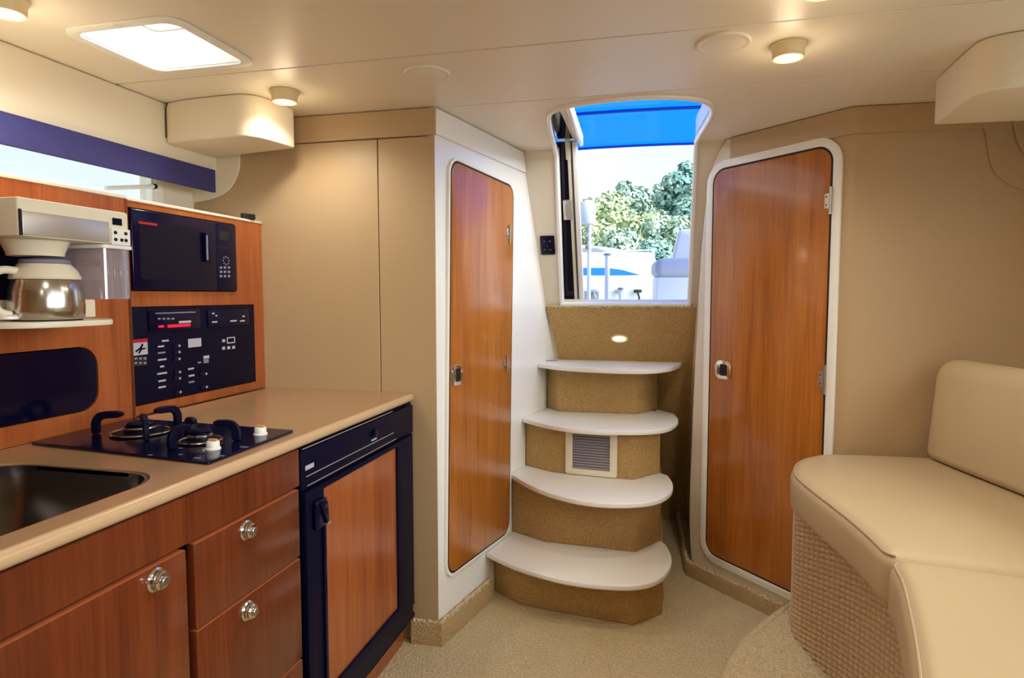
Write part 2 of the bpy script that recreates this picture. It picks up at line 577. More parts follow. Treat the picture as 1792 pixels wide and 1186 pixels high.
o0 = tp[0] + n1 * .008
o1 = tp[1] + (n1 + n2).normalized() * .009
o2 = tp[2] + n2 * .008
plan = rpoly([(tp[0].x, tp[0].y), (o0.x, o0.y), (o1.x, o1.y), (o2.x, o2.y), (tp[2].x, tp[2].y), (tp[1].x, tp[1].y)], [0, 0, .07, 0, 0, .07], 8)
struct('trim_3', prism(W, plan, 1.872, CE - .003, (), .002, 1), 'wall_vinyl', 'cream band above the tall door and bulkhead', 'trim')
fBR = Frame((R1.x, R1.y, 0), (HULL_R + .03 - R1.x, 2.56 - R1.y, 0))
c1 = smooth_open([fBR.px(x, y) for x, y in ((1712, 212), (1720, 224), (1726, 248), (1730, 285), (1742, 308), (1764, 325), (1792, 334), (1830, 338))], 2)
obj('liner_moulding', prism(fBR, c1 + [(c1[-1][0], c1[0][1])], 0, .007, (), .002, 1), 'wall_vinyl', wbr)
c2 = smooth_open([fBR.px(x, y) for x, y in ((1768, 212), (1771, 232), (1777, 255), (1792, 277), (1830, 295))], 2)
obj('liner_moulding', prism(fBR, c2 + [(c2[-1][0], c2[0][1])], .007, .02, (), .003, 1), 'wall_vinyl', wbr)

# ------------------------------------------------------------------ companionway bulkhead (leans)
SILL = 1.262
oxl0, oxl1 = fB.px(976, 268)[0], fB.px(985, 526)[0]
oxr0, oxr1 = fB.px(1215, 264)[0], fB.px(1204, 526)[0]
wk = struct('wall_back', prism(fB, [(-.67, 0), (oxl0, 0), (oxl1, zb(SILL)), (oxr1, zb(SILL)), (oxr0, 0), (.27, 0), (.20, zb(1.8)), (.165, zb(1.0)), (.16, zb(0)), (-.50, zb(0))], -.05, 0),
            'gelcoat_warm', 'sloping cream bulkhead around the companionway opening', 'wall')
obj('carpet_panel', prism(fB, [(-.597, zb(1.246)), (-.545, zb(.955)), (.150, zb(.955)), (.150, zb(1.246))], 0, .016, (), .006, 2), 'carpet_brown', wk)
obj('carpet_panel', prism(fB, [(-.56, zb(.953)), (-.50, zb(.01)), (.155, zb(.01)), (.150, zb(.953))], 0, .005), 'carpet_brown', wk)
# fuzzy rolled edge of the carpet under the sill
random.seed(4)
bm = new()
x = -.590
while x < .145:
    p = fB.pt(x, zb(1.249), .010)
    bmesh.ops.create_icosphere(bm, subdivisions=1, radius=random.uniform(.006, .009), matrix=Matrix.Translation(p + Vector((0, random.uniform(-.003, .003), random.uniform(-.003, .004)))))
    x += .0075
o = obj('carpet_edge', bm, 'carpet_floor', wk)
tag(o, 'pale fuzzy carpet edge under the sill', None, None, 'stuff')
# white moulding round the whole opening
path = [fB.pt(oxl1 - .006, zb(SILL), .004), fB.pt((oxl0 + oxl1) / 2 - .006, zb(1.6), .004), fB.pt(oxl0 - .006, zb(CE - .03), .004)]
path += [Vector((x - .003 if x < -.2 else x + .003, y, CE - .002)) for x, y in reversed(notch[1:-1])]
path += [fB.pt(oxr0 + .006, zb(CE - .03), .004), fB.pt((oxr0 + oxr1) / 2 + .006, zb(1.6), .004), fB.pt(oxr1 + .006, zb(SILL), .004)]
bm = tube(path, .0105, 10)
add_tube(bm, [fB.pt(oxl1 - .012, zb(SILL) - .004, .004), fB.pt(oxr1 + .012, zb(SILL) - .004, .004)], .012, 10)
struct('trim_4', bm, 'gelcoat', 'rounded white moulding around the companionway opening', 'trim')
# coaming that rises above the ceiling opening
bm = new()
prev = None
pts = notch
for (x, y) in pts:
    k = [bm.verts.new((x, y, z)) for z in (CE + .001, CE + .10)]
    k += [bm.verts.new((x + (.03 if x > -.17 else -.03), y - .03, z)) for z in (CE + .10, CE + .031)]
    if prev:
        for j in range(4):
            bm.faces.new((prev[j], prev[(j + 1) % 4], k[(j + 1) % 4], k[j]))
    prev = k
struct('trim_5', bm, 'gelcoat', 'raised white coaming above the companionway opening', 'trim')

# ------------------------------------------------------------------ hull sides
fHL = Frame((HULL_L + .02, 0, 0), (0, 1, 0))
WIN0, WIN1 = 1.585, 1.79
wlh = struct('wall_left', prism(fHL, rect_pts(REAR, 0, YB, CE), -.06, 0, [rect_pts(-1.0, WIN0, 1.97, WIN1)], 0), 'headliner', 'cream hull side above the galley', 'wall')
obj('hull_liner', box((HULL_L + .0205, REAR + .001, 1.772), (LIN, YB - .008, CE - .001), .008, 3), 'headliner', wlh)
fLN = Frame((LIN, 0, 0), (0, 1, 0))
w1 = thing('window_1', (HULL_L, 1.0, WIN0), 'long bright hull window behind the galley shelf', 'window', None, 'structure')
obj('window_frame', ring(fHL, rpoly(rect_pts(-1.02, WIN0 - .002, 2.01, WIN1 + .02), .03, 4), rpoly(rect_pts(-.98, WIN0 + .012, 1.955, WIN1 - .02), .03, 4), -.02, .006, .002, 1), 'white_plastic', w1)
obj('pane', prism(fHL, rect_pts(-.99, WIN0, 1.965, WIN1), -.034, -.030), 'clear_pane', w1)
lp0, lp1 = on_x(185, 329, HULL_L + .035), on_x(268, 326, HULL_L + .035)
h = obj('sliding_rail', tube([lp0, lp1], .0075, 8), 'white_plastic', w1)
obj('end_cap', tube([lp1, lp1 + (lp1 - lp0).normalized() * .012], .0095, 10), 'rubber_black', h)
obj('latch_block', prism(fHL, rpoly(rect_pts(*fHL.rect(272, 314, 284, 336, .012)), .006, 3), 0, .014, (), .003, 2), 'white_plastic', w1)
for sy in (.4, 1.1, 1.72):
    obj('screw', lathe([(0, .002), (.004, .001), (.004, 0)], fHL.pt(sy, WIN1 - .008, .006), (1, 0, 0), 8), 'mark_grey', w1)
va = thing('window_valance', (LIN + .01, .6, 1.694), 'blue-violet fabric valance above the galley window', 'valance')
obj('fabric', prism(fLN, rect_pts(-1.1, 1.694, 2.132, 1.776), .0005, .016, (), .004, 2), 'valance_blue', va)
obj('hem', tube([fLN.pt(-1.1, 1.776, .012), fLN.pt(2.132, 1.776, .012)], .0035, 8), 'valance_blue', va)

fHR = Frame((HULL_R - .0, 0, 0), (0, -1, 0))
RW = rect_pts(-1.75, 1.15, .95, 1.84)  # window out of view, opening enlarged to brighten the ceiling
struct('wall_right', prism(fHR, rect_pts(-2.56, 0, -REAR, CE), -.06, 0, [RW]), 'headliner', 'cream hull side behind the sofa', 'wall')
w2 = thing('window_2', (HULL_R, .4, 1.15), 'long unseen hull window above the sofa, enlarged for more light', 'window', None, 'structure')
obj('window_frame', ring(fHR, rpoly(rect_pts(-1.78, 1.12, .98, 1.87), .04, 4), rpoly(rect_pts(-1.74, 1.16, .94, 1.83), .03, 4), -.02, .008, .002, 1), 'white_plastic', w2)
obj('pane', prism(fHR, rect_pts(-1.75, 1.15, .95, 1.84), -.034, -.030), 'clear_pane', w2)
struct('wall_front', box((HULL_L - .03, REAR - .05, 0), (HULL_R + .03, REAR, CE)), 'wall_vinyl', 'beige bulkhead opposite the companionway', 'wall')

# ------------------------------------------------------------------ carpeted kick boards
def kick(name, path, h, t, label):
    """path: plan points along a wall, room on the side of the given normals"""
    bm = new()
    P = [Vector((p[0], p[1], 0)) for p in path]
    nr = []
    for i in range(len(P)):
        n = Vector((0, 0, 0))
        if i: d = (P[i] - P[i - 1]).normalized(); n += Vector((d.y, -d.x, 0))
        if i < len(P) - 1: d = (P[i + 1] - P[i]).normalized(); n += Vector((d.y, -d.x, 0))
        n.normalize()
        nr.append(n)
    k0 = None
    prof = [(0.0005, 0), (t, 0), (t, h * .8), (t * .8, h), (t * .25, h * 1.04), (0.0005, h)]
    for p, n in zip(P, nr):
        k = [bm.verts.new(p + n * a + Vector((0, 0, b))) for a, b in prof]
        if k0:
            for j in range(len(k)):
                bm.faces.new((k0[j], k0[(j + 1) % len(k)], k[(j + 1) % len(k)], k[j]))
        else:
            bm.faces.new(k)
        k0 = k
    bm.faces.new(k0)
    o = struct(name, bm, 'carpet_kick', label, 'baseboard')
    # shaggy top edge
    random.seed(len(name))
    fz = new()
    for i in range(len(P) - 1):
        a, b = P[i] + nr[i] * t * .6, P[i + 1] + nr[i + 1] * t * .6
        n = max(2, int((b - a).length / .008))
        for j in range(n):
            q = a.lerp(b, j / n) + Vector((random.uniform(-.004, .004), random.uniform(-.004, .004), h + random.uniform(-.002, .004)))
            bmesh.ops.create_icosphere(fz, subdivisions=1, radius=random.uniform(.006, .010), matrix=Matrix.Translation(q))
    f = obj('carpet_edge', fz, 'carpet_floor', o)
    f['kind'] = 'stuff'
    return o
def lp(y, w=0.0):
    p = fL.pt(la(y), 0, w)
    return (p.x, p.y)
kick('baseboard_left', [(-.905, YB), (-.808, YB), lp(2.56)], .085, .035, 'shaggy carpet kick board around the foot of the white wall')
b0 = fR.pt(edge[-1][0], 0)
b1 = fR.pt(aR - .10, 0)
kick('baseboard_right', [(b0.x - .035, y_back(0) - .05), (b0.x - .006, b0.y + .02), (b0.x + .002, b0.y), (b1.x, b1.y)], .062, .03, 'shaggy carpet kick board along the foot of the tall door')

# ================================================================== GALLEY
CT = .942                                       # worktop height
XF = -.905                                      # cabinet fronts
fF = Frame((XF, 0, 0), (0, 1, 0))
def fbox(fr, a0, b0, a1, b1, w0, w1, bev=0.0, seg=2, r=0.0):
    pts = rect_pts(a0, b0, a1, b1)
    if r: pts = rpoly(pts, r, 5)
    return prism(fr, pts, w0, w1, (), bev, seg)
def mark(name, fr, x0, y0, x1, y1, m, parent, w=0.0, t=.0008, r=0.0, bev=0.0):
    a0, b0, a1, b1 = fr.rect(x0, y0, x1, y1, w)
    return obj(name, fbox(fr, min(a0, a1), min(b0, b1), max(a0, a1), max(b0, b1), w, w + t, bev, 2, r), m, parent)

# ---- worktop with sink cut-out
sink_out = rpoly(rect_pts(-1.425, .52, -.960, 1.062), [.13, .10, .10, .13], 8)
cook = [(-1.478, 1.190), (-.935, 1.132), (-.942, 1.462), (-1.486, 1.498)]
wt = thing('worktop', (-1.2, 1.1, CT - .028), 'tan solid-surface worktop with a pale rounded front edge', 'worktop')
obj('surface', prism(W, [(-1.498, .05), (-.905, .05), (-.905, 2.150), (-.925, YB - .001), (-1.498, YB - .001)], CT - .028, CT, [sink_out], .0015, 1), 'counter_top', wt)
obj('front_edge', tube([(-.905, .05, CT - .0145), (-.905, 2.150, CT - .0145)], .0140, 12), 'counter_edge', wt)
# ---- sink
sk = thing('sink', (-1.19, .79, .79), 'stainless steel sink basin set into the worktop', 'sink')
sink_in = rpoly(rect_pts(-1.417, .528, -.968, 1.054), [.123, .094, .094, .123], 8)
sink_lo = rpoly(rect_pts(-1.385, .56, -1.000, 1.022), [.10, .09, .09, .10], 8)
bm = new()
rows = [(sink_in, CT - .004), (sink_in, CT - .03), (sink_lo, CT - .135), ([(x * .93 - 1.192 * .07, y * .93 + .79 * .07) for x, y in sink_lo], CT - .150)]
vr = [[bm.verts.new((x, y, z)) for x, y in p] for p, z in rows]
for A, B in zip(vr, vr[1:]):
    for k in range(len(A)):
        bm.faces.new((A[k], A[(k + 1) % len(A)], B[(k + 1) % len(A)], B[k]))
bm.faces.new(vr[-1])
obj('basin', bm, 'steel_basin', sk, 60)
obj('rim', ring(W, rpoly(rect_pts(-1.4235, .5215, -.9615, 1.0605), [.129, .099, .099, .129], 8), sink_in, CT - .012, CT - .003), 'steel', sk)
obj('drain', lathe([(.035, 0), (.035, .004), (.026, .005), (.02, .001), (0, .001)], (-1.19, .79, CT - .150), (0, 0, 1), 20), 'chrome', sk)

# ---- gas hob
hob = thing('gas_hob', (-1.21, 1.32, CT), 'black glass two-burner gas hob on the worktop', 'hob')
obj('glass_plate', prism(W, rpoly(cook, .006, 3), CT + .0004, CT + .007, (), .0015, 1), 'black_gloss', hob)
HZ = CT + .007
def burner(cx, cy, rb):
    b = obj('burner', lathe([(rb * 1.9, 0), (rb * 1.9, .003), (rb * 1.7, .006), (rb * 1.15, .006), (rb * 1.1, .018), (rb, .022), (rb, .022)], (cx, cy, HZ), n=28), 'black_satin', hob)
    obj('burner_ring', lathe([(rb * 1.14, .012), (rb * 1.18, .014), (rb * 1.18, .017), (rb * 1.10, .019)], (cx, cy, HZ), n=28), 'steel', b)
    obj('burner_cap', lathe([(rb * .9, .022), (rb * .95, .026), (rb * .8, .030), (0, .031)], (cx, cy, HZ), n=28), 'black_satin', b)
    bm = tube([(cx + rb * 1.98 * math.cos(t * math.pi / 14), cy + rb * 1.98 * math.sin(t * math.pi / 14), HZ + .004) for t in range(28)], .0028, 6, True)
    obj('spill_ring', bm, 'steel', b)
def arm(cx, cy, ang, r_out, r_in, hgt):
    """hooked cast-iron pan support: rises at the rim and bends over the burner"""
    d = Vector((math.cos(ang), math.sin(ang), 0))
    fr = Frame(Vector((cx, cy, HZ)), d, (0, 0, 1))
    o = [(r_out + .004, .001), (r_out + .006, hgt * .5), (r_out - .002, hgt * .8), (r_out - .016, hgt), (r_in, hgt), (r_in, hgt * .72), (r_out - .020, hgt * .68), (r_out - .014, hgt * .45), (r_out - .016, .001)]
    obj('pan_support', prism(fr, smooth_open(o + [o[0]], 1)[:-1], -.0065, .0065, (), .002, 1), 'black_satin', hob)
B1, B2 = (-1.300, 1.335), (-1.085, 1.290)
burner(B1[0], B1[1], .034)
burner(B2[0], B2[1], .024)
for a in (200, 320, 80):
    arm(B1[0], B1[1], math.radians(a), .112, .040, .058)
for a in (150, 20, 265):
    arm(B2[0], B2[1], math.radians(a), .088, .032, .052)
for (x, y) in ((-1.003, 1.232), (-.992, 1.392)):
    kb = obj('knob', lathe([(.017, 0), (.017, .003), (.0145, .005), (.0145, .016), (.0125, .019), (0, .019)], (x, y, HZ), n=24), 'white_plastic', hob)
    obj('grip', prism(W, rpoly([(x - .011, y - .0035), (x + .011, y - .0035), (x + .011, y + .0035), (x - .011, y + .0035)], .001, 2), HZ + .019, HZ + .024, (), .001, 1), 'tan_plastic', kb)
for (x0, y0, x1, y1) in ((335, 800, 356, 802), (313, 794, 319, 796), (415, 781, 440, 783), (387, 796, 392, 799), (455, 769, 460, 772), (258, 795, 268, 797), (314, 783, 319, 785)):
    p, q = on_z(x0, y0, HZ), on_z(x1, y1, HZ)
    cx, cy = (p.x + q.x) / 2, (p.y + q.y) / 2
    hl = max(.004, (p - q).length / 2)
    obj('print_mark', prism(W, rect_pts(cx - hl * .5, cy - .003, cx + hl * .5, cy + .003), HZ, HZ + .0004), 'mark_grey', hob)

# ---- base cabinets
def knob_on(fr, px, py, parent, w):
    a, b = fr.px(px, py, w + .01)
    c = fr.pt(a, b, w)
    k = obj('knob', lathe([(.022, 0), (.022, .003), (.019, .006), (.013, .006), (.012, .009), (.0155, .011), (.0165, .016), (.014, .019), (0, .020)], c, fr.n, 24), 'chrome', parent)
    obj('lock_button', lathe([(.0085, .0195), (.0085, .023), (.007, .0245), (0, .0245)], c, fr.n, 16), 'steel_brushed', k)
def carcass(a0, a1, z0, z1, depth):
    bm = fbox(fF, a0, z0, a0 + .016, z1, -depth, -.001)
    add_prism(bm, fF, rect_pts(a1 - .016, z0, a1, z1), -depth, -.001)
    add_prism(bm, fF, rect_pts(a0 + .016, z0, a1 - .016, z0 + .016), -depth, -.001)
    add_prism(bm, fF, rect_pts(a0 + .016, z0 + .016, a1 - .016, z1), -depth, -depth + .012)
    return bm
RAIL = .818
sc = thing('sink_cabinet', (-1.2, .55, 0), 'cherry base cabinet under the sink with a single door', 'cabinet')
obj('body', carcass(.05, 1.0165, .09, .780, .58), 'cherry_shaded', sc)
obj('top_rail', fbox(fF, .05, RAIL + .003, 1.0165, .913, 0, .012), 'cherry_shaded', sc)
obj('toe_kick', fbox(fF, .05, 0, 1.0165, .09, -.05, -.03), 'cherry_shaded', sc)
d = obj('door', fbox(fF, .46, .10, 1.006, RAIL - .004, 0, .018, .002, 2), 'cherry_shaded', sc)
obj('edge_banding', fbox(fF, .463, RAIL - .0045, 1.003, RAIL - .0035, .001, .0175), 'wood_edge', d)
knob_on(fF, 280, 1015, d, .018)
d = obj('door', fbox(fF, .06, .10, .454, RAIL - .004, 0, .018, .002, 2), 'cherry_shaded', sc)
dc = thing('drawer_cabinet', (-1.2, 1.21, 0), 'cherry drawer cabinet between the sink cabinet and the refrigerator', 'cabinet')
obj('body', carcass(1.0175, 1.404, .09, .780, .58), 'cherry_shaded', dc)
obj('top_rail', fbox(fF, 1.0175, RAIL + .003, 1.404, .913, 0, .012), 'cherry_shaded', dc)
obj('toe_kick', fbox(fF, 1.0175, 0, 1.404, .09, -.05, -.03), 'cherry_shaded', dc)
for z0, z1, kx, ky in ((.644, RAIL - .003, 437, 928), (.380, .638, 439, 1069), (.10, .374, None, None)):
    d = obj('drawer_front', fbox(fF, 1.026, z0, 1.392, z1, 0, .018, .002, 2), 'cherry_shaded', dc)
    obj('edge_banding', fbox(fF, 1.029, z1 - .0005, 1.389, z1 + .0008, .001, .0172), 'wood_edge', d)
    if kx:
        knob_on(fF, kx, ky, d, .018)
    else:
        knob_on(fF, 439, 1215, d, .018)

# ---- refrigerator
fr_ = thing('refrigerator', (-1.2, 1.77, 0), 'built-in refrigerator with a black frame and cherry door panel', 'refrigerator')
obj('body', fbox(fF, 1.409, .105, YB - .002, .908, -.55, -.006), 'black_satin', fr_)
hd = obj('header', fbox(fF, 1.414, .800, 2.150, .903, -.006, .012, .004, 2), 'black_satin', fr_)
for (x0, y0, x1, y1) in ((529, 787, 687, 719), (536, 834, 689, 757), (538, 851, 693, 767)):
    p, q = fF.px(x0, y0, .013), fF.px(x1, y1, .013)
    zz = (p[1] + q[1]) / 2
    obj('bright_strip', fbox(fF, p[0], zz - .0012, q[0], zz + .0012, .0118 if zz > .801 else .006, .0135), 'aluminium', hd)
mark('brand_mark', fF, 534, 812, 549, 820, 'mark_white', hd, .012)
a, b = fF.px(654, 758, .014)
k = obj('thermostat_knob', lathe([(.014, 0), (.013, .010), (.010, .012), (0, .012)], fF.pt(a, b, .012), fF.n, 20), 'black_gloss', hd)
mark('pointer', fF, 650, 767, 659, 770, 'mark_white', hd, .012)
dr = obj('door', ring(fF, rect_pts(1.420, .125, 2.112, .797), rect_pts(1.510, .212, 1.990, .782), -.004, .020, .003, 2), 'black_satin', fr_)
obj('door_panel', fbox(fF, 1.5105, .2125, 1.9895, .7815, -.003, .012), 'cherry_panel', dr)
ha = obj('handle', fbox(fF, 1.446, .690, 1.500, .765, .020, .036, .006, 3), 'black_gloss', dr)
obj('lever', prism(fF, [(1.455, .757), (1.490, .757), (1.497, .700), (1.486, .695)], .036, .043, (), .003, 2), 'black_gloss', ha)
obj('lever_highlight', fbox(fF, 1.484, .695, 1.499, .700, .042, .0445), 'aluminium', ha)  # bright strip imitating the highlight on the black lever
obj('pull_ridge', fbox(fF, 1.494, .235, 1.507, .690, .020, .027, .003, 2), 'black_gloss', dr)
obj('hinge_cover', fbox(fF, 2.116, .150, 2.150, .797, -.004, .010, .003, 2), 'black_satin', fr_)
obj('foot_grille', fbox(fF, 1.420, .102, 2.150, .121, -.004, .010, .002, 1), 'black_satin', fr_)
obj('toe_kick', fbox(fF, 1.409, 0, YB - .038, .100, -.05, -.030), 'cherry_panel', fr_)

# ---- upright appliance cabinet behind the worktop
XBS = -1.52
fS = Frame((XBS, 0, 0), (0, 1, 0))
fSL = Frame((-1.500, 0, 0), (0, 1, 0))
SH = 1.580
MW = (1.541, 1.313, 2.012, 1.557)
EP = (1.541, .972, 2.113, 1.267)
ac = thing('appliance_cabinet', (-1.6, 1.1, CT), 'cherry upright cabinet behind the worktop with a cream top shelf', 'cabinet')
obj('face_panel', prism(fS, rect_pts(1.5255, CT + .0005, YB - .001, SH - .006), -.018, 0, [rect_pts(*MW), rect_pts(*EP)]), 'cherry_panel', ac)
SD = (.70, .992, 1.405, 1.165)
obj('face_panel', prism(fSL, rect_pts(.05, CT + .0005, 1.523, SH - .006), -.018, 0, [rpoly(rect_pts(*SD), .055, 6)]), 'cherry_panel', ac)
obj('joint_strip', fbox(fSL, 1.515, CT + .0005, 1.5232, SH - .006, 0, .002), 'cherry_shaded', ac)
sh_ = obj('top_shelf', box((HULL_L + .021, .05, SH - .006), (-1.499, 1.5235, SH + .004), .002, 1), 'gelcoat_warm', ac)
obj('top_shelf', box((HULL_L + .021, 1.5245, SH - .006), (-1.515, YB - .001, SH + .004), .002, 1), 'gelcoat_warm', ac)
obj('back_board', box((HULL_L + .022, .05, CT + .001), (HULL_L + .030, YB - .002, SH - .007)), 'black_satin', ac)
sd = obj('smoked_door', fbox(fSL, SD[0] + .003, SD[1] + .003, SD[2] - .003, SD[3] - .003, -.012, -.003, 0, 2, .052), 'smoked_glass', ac)
# ---- microwave
mw = thing('microwave', (XBS, 1.78, 1.314), 'black built-in microwave above the electrical panel', 'microwave')
obj('body', fbox(fS, MW[0] + .002, MW[1] + .002, MW[2] - .002, MW[3] - .002, -.16, -.004), 'black_satin', mw)
ym = fS.px(375, 440)[0]
mdoor = obj('door', fbox(fS, MW[0] + .003, MW[1] + .004, ym - .002, MW[3] - .004, -.004, .012, .004, 3), 'black_gloss', mw)
obj('window', fbox(fS, MW[0] + .03, MW[1] + .035, ym - .075, MW[3] - .035, .012, .0128, 0, 2, .01), 'smoked_glass', mdoor)
hx0, hb0, hx1, hb1 = fS.rect(359, 412, 367, 455, .02)
hm = obj('handle', fbox(fS, hx0 - .002, hb0 - .006, hx1 + .004, hb1 + .01, .012, .026, .005, 3, .004), 'black_gloss', mdoor)
obj('handle_highlight', fbox(fS, hx0, hb0, hx0 + .006, hb1, .026, .0266), 'mark_grey', hm)
cpn = obj('control_strip', fbox(fS, ym, MW[1] + .004, MW[2] - .003, MW[3] - .004, -.004, .010, .003, 2), 'black_gloss', mw)
obj('brand_mark', fbox(fS, MW[0] + .028, 1.511, MW[0] + .098, 1.518, .0129, .0135), 'mark_red', mdoor)
mark('display', fS, 384, 405, 401, 420, 'dark_gasket', cpn, .010)
for k in range(3):
    mark('legend', fS, 384 + k * 6, 432, 388 + k * 6, 435, 'dark_gasket', cpn, .010)
for k in range(8):
    t = k * math.pi / 4
    a, b = fS.px(395.5, 456, .01)
    obj('dial_dot', lathe([(.0030, 0), (.0030, .0008), (0, .0008)], fS.pt(a + .015 * math.cos(t), b + .014 * math.sin(t), .010), fS.n, 8), 'mark_grey', cpn)
for r_ in range(3):
    for k in range(3):
        mark('button', fS, 384.5 + k * 7, 466 + r_ * 7.5, 388.5 + k * 7, 470 + r_ * 7.5, 'mark_grey', cpn, .010)

# ---- electrical panel
ep = thing('electrical_panel', (XBS, 1.83, .974), 'black electrical panel with stereo, breakers and white markings', 'control panel')
obj('plate', fbox(fS, EP[0] + .002, EP[1] + .002, EP[2] - .002, EP[3] - .002, -.06, .003, .002, 2), 'black_satin', ep)
e = .003
st = obj('stereo', fbox(fS, *fS.rect(258, 541, 348, 577, e), e, e + .007, .002, 2), 'black_gloss', ep)
mark('disc_slot', fS, 272, 546, 342, 548, 'mark_grey', st, e + .007)
mark('red_display', fS, 293, 567, 333, 572, 'glow_red', st, e + .007)
mark('red_display', fS, 277, 569, 287, 573, 'glow_red', st, e + .007)
mark('silver_bar', fS, 313, 561, 334, 565, 'mark_white', st, e + .007)
for x in (276, 284, 292, 300):
    mark('button', fS, x, 556, x + 5, 559, 'mark_grey', st, e + .007)
rb_ = obj('radio', fbox(fS, *fS.rect(362, 541, 434, 570, e), e, e + .005, .002, 2), 'black_gloss', ep)
for x, y, ww in ((371, 547, 4), (377, 551, 3), (371, 562, 9), (424, 552, 4), (403, 560, 11), (420, 560, 8)):
    mark('legend', fS, x, y, x + ww, y + 2.5, 'mark_white', rb_, e + .005)
sk_ = mark('warning_sticker', fS, 233, 593, 258, 621, 'mark_white', ep, e)
mark('red_header', fS, 233, 593, 258, 599, 'mark_red', sk_, e + .0008)
a0, b0, a1, b1 = fS.rect(235, 600, 256, 620, e)
def lim(pts):
    return prism(fS, [(a0 + (a1 - a0) * u_, b0 + (b1 - b0) * v_) for u_, v_ in pts], e + .0008, e + .0014)
obj('figure', lim([(.05, .35), (.45, .62), (.62, .95), (.75, .88), (.62, .55), (.95, .55), (.95, .45), (.58, .38), (.40, .08), (.28, .12), (.42, .42), (.10, .22)]), 'black_satin', sk_)
em = mark('emblem', fS, 234, 624, 257, 640, 'dark_gasket', ep, e)
for k in range(6):
    x, y = 235 + (k % 3) * 8, 625 + (k // 3) * 8
    mark('emblem_stroke', fS, x, y, x + 5, y + 4, 'mark_grey', em, e + .0008)
for x0, x1, y in ((283, 295, 596), (276, 287, 606), (276, 289, 617), (276, 291, 629), (280, 287, 641), (275, 292, 653), (277, 290, 666), (277, 290, 677), (329, 339, 645), (330, 340, 657), (330, 340, 668), (346, 352, 634)):
    mark('label', fS, x0, y - 1.5, x1, y + 1.5, 'mark_grey' if y in (617, 634, 668) else 'mark_white', ep, e)
for x, y in ((313, 605), (313, 616), (313, 628), (314, 651), (314, 662), (315, 686), (360, 654), (361, 677)):
    sw = mark('rocker_switch', fS, x - 11, y - 4, x - 2, y + 4, 'black_gloss', ep, e, .004, 0, .001)
    mark('lamp_dot', fS, x - .5, y - 2, x + 2.5, y + 1.5, 'mark_white', ep, e)
mark('name_plate', fS, 329, 592, 352, 607, 'mark_white', ep, e)
mark('gauge_label', fS, 356, 622, 366, 627, 'mark_white', ep, e)
mark('gauge_label', fS, 356, 628, 365, 635, 'mark_grey', ep, e)
a0, b0, a1, b1 = fS.rect(397, 589.5, 411, 600.5, e)
obj('screen_bezel', ring(fS, rect_pts(a0, b0, a1, b1), rect_pts(a0 + .004, b0 + .004, a1 - .004, b1 - .004), e, e + .001), 'mark_white', ep)
for x, y in ((388.5, 593.5), (388.5, 606.5), (397.5, 605.8), (406, 605)):
    mark('push_button', fS, x, y, x + 4.5, y + 5, 'mark_white', ep, e, .002)

# ---- coffee maker fixed to the cabinet face
cm = thing('coffee_maker', (-1.37, 1.14, 1.232), 'cream wall-mounted coffee maker with a clear water tank', 'coffee maker')
bx0, bx1, by0, by1 = -1.4995, -1.250, 1.005, 1.287
obj('housing', prism(W, rpoly(rect_pts(bx0, by0, bx1, by1), [0, .006, .03, 0], 5), 1.419, 1.496, (), .004, 2), 'cream_plastic', cm)
fCM = Frame((bx1, 0, 0), (0, 1, 0))
ff = obj('silver_fascia', fbox(fCM, 1.010, 1.422, 1.214, 1.469, 0, .004, .0015, 2), 'aluminium', cm)
sx_ = obj('dark_end', fbox(fCM, 1.0055, 1.420, 1.010, 1.472, 0, .003), 'dark_gasket', ff)
cpa = obj('button_panel', fbox(fCM, 1.219, 1.418, 1.272, 1.456, 0, .004, .0015, 2), 'white_plastic', cm)
for u_, v_ in ((1.229, 1.446), (1.258, 1.446), (1.229, 1.430), (1.246, 1.430), (1.258, 1.430)):
    obj('button', lathe([(.0042, 0), (.004, .002), (0, .002)], fCM.pt(u_, v_, .004), fCM.n, 12), 'rubber_black', cpa)
obj('clock_display', fbox(fCM, 1.226, 1.464, 1.252, 1.480, .0, .0012), 'black_satin', cm)
CX, CY = -1.340, 1.132
obj('brew_basket', lathe([(.030, 1.385), (.052, 1.3855), (.053, 1.392), (.058, 1.405), (.064, 1.4185)], (CX, CY - .020, 0), n=28), 'cream_plastic', cm)
obj('base_plate', prism(W, rpoly(rect_pts(bx0, 1.005, -1.262, 1.268), [0, .10, .07, 0], 8), 1.231, 1.2445, (), .003, 2), 'cream_plastic', cm)
obj('warming_plate', lathe([(.066, 0), (.066, .003), (0, .003)], (CX, CY, 1.2445), n=28), 'black_satin', cm)
obj('rear_column', prism(W, rect_pts(bx0, 1.005, -1.424, 1.335), 1.2445, 1.290, (), .003, 2), 'cream_plastic', cm)
obj('recess_plate', prism(W, rect_pts(bx0, 1.005, -1.47, 1.325), 1.290, 1.4185), 'black_satin', cm)  # dark plate put in for the shadowed recess behind the coffee maker
tk = obj('water_tank', ring(W, rpoly(rect_pts(-1.468, 1.205, -1.258, 1.284), .012, 3), rpoly(rect_pts(-1.465, 1.208, -1.261, 1.281), .010, 3), 1.292, 1.418), 'clear_plastic', cm)
obj('tank_floor', prism(W, rpoly(rect_pts(-1.464, 1.209, -1.262, 1.280), .010, 3), 1.292, 1.297), 'clear_plastic', tk)
obj('tank_lip', ring(W, rpoly(rect_pts(-1.470, 1.202, -1.252, 1.288), .012, 3), rpoly(rect_pts(-1.464, 1.209, -1.261, 1.281), .010, 3), 1.4095, 1.4178), 'white_plastic', tk)
for k in range(4):
    y = 1.215 + k * .018
    obj('tank_rib', box((-1.2605, y, 1.298), (-1.257, y + .004, 1.408), .001, 1), 'clear_plastic', tk)
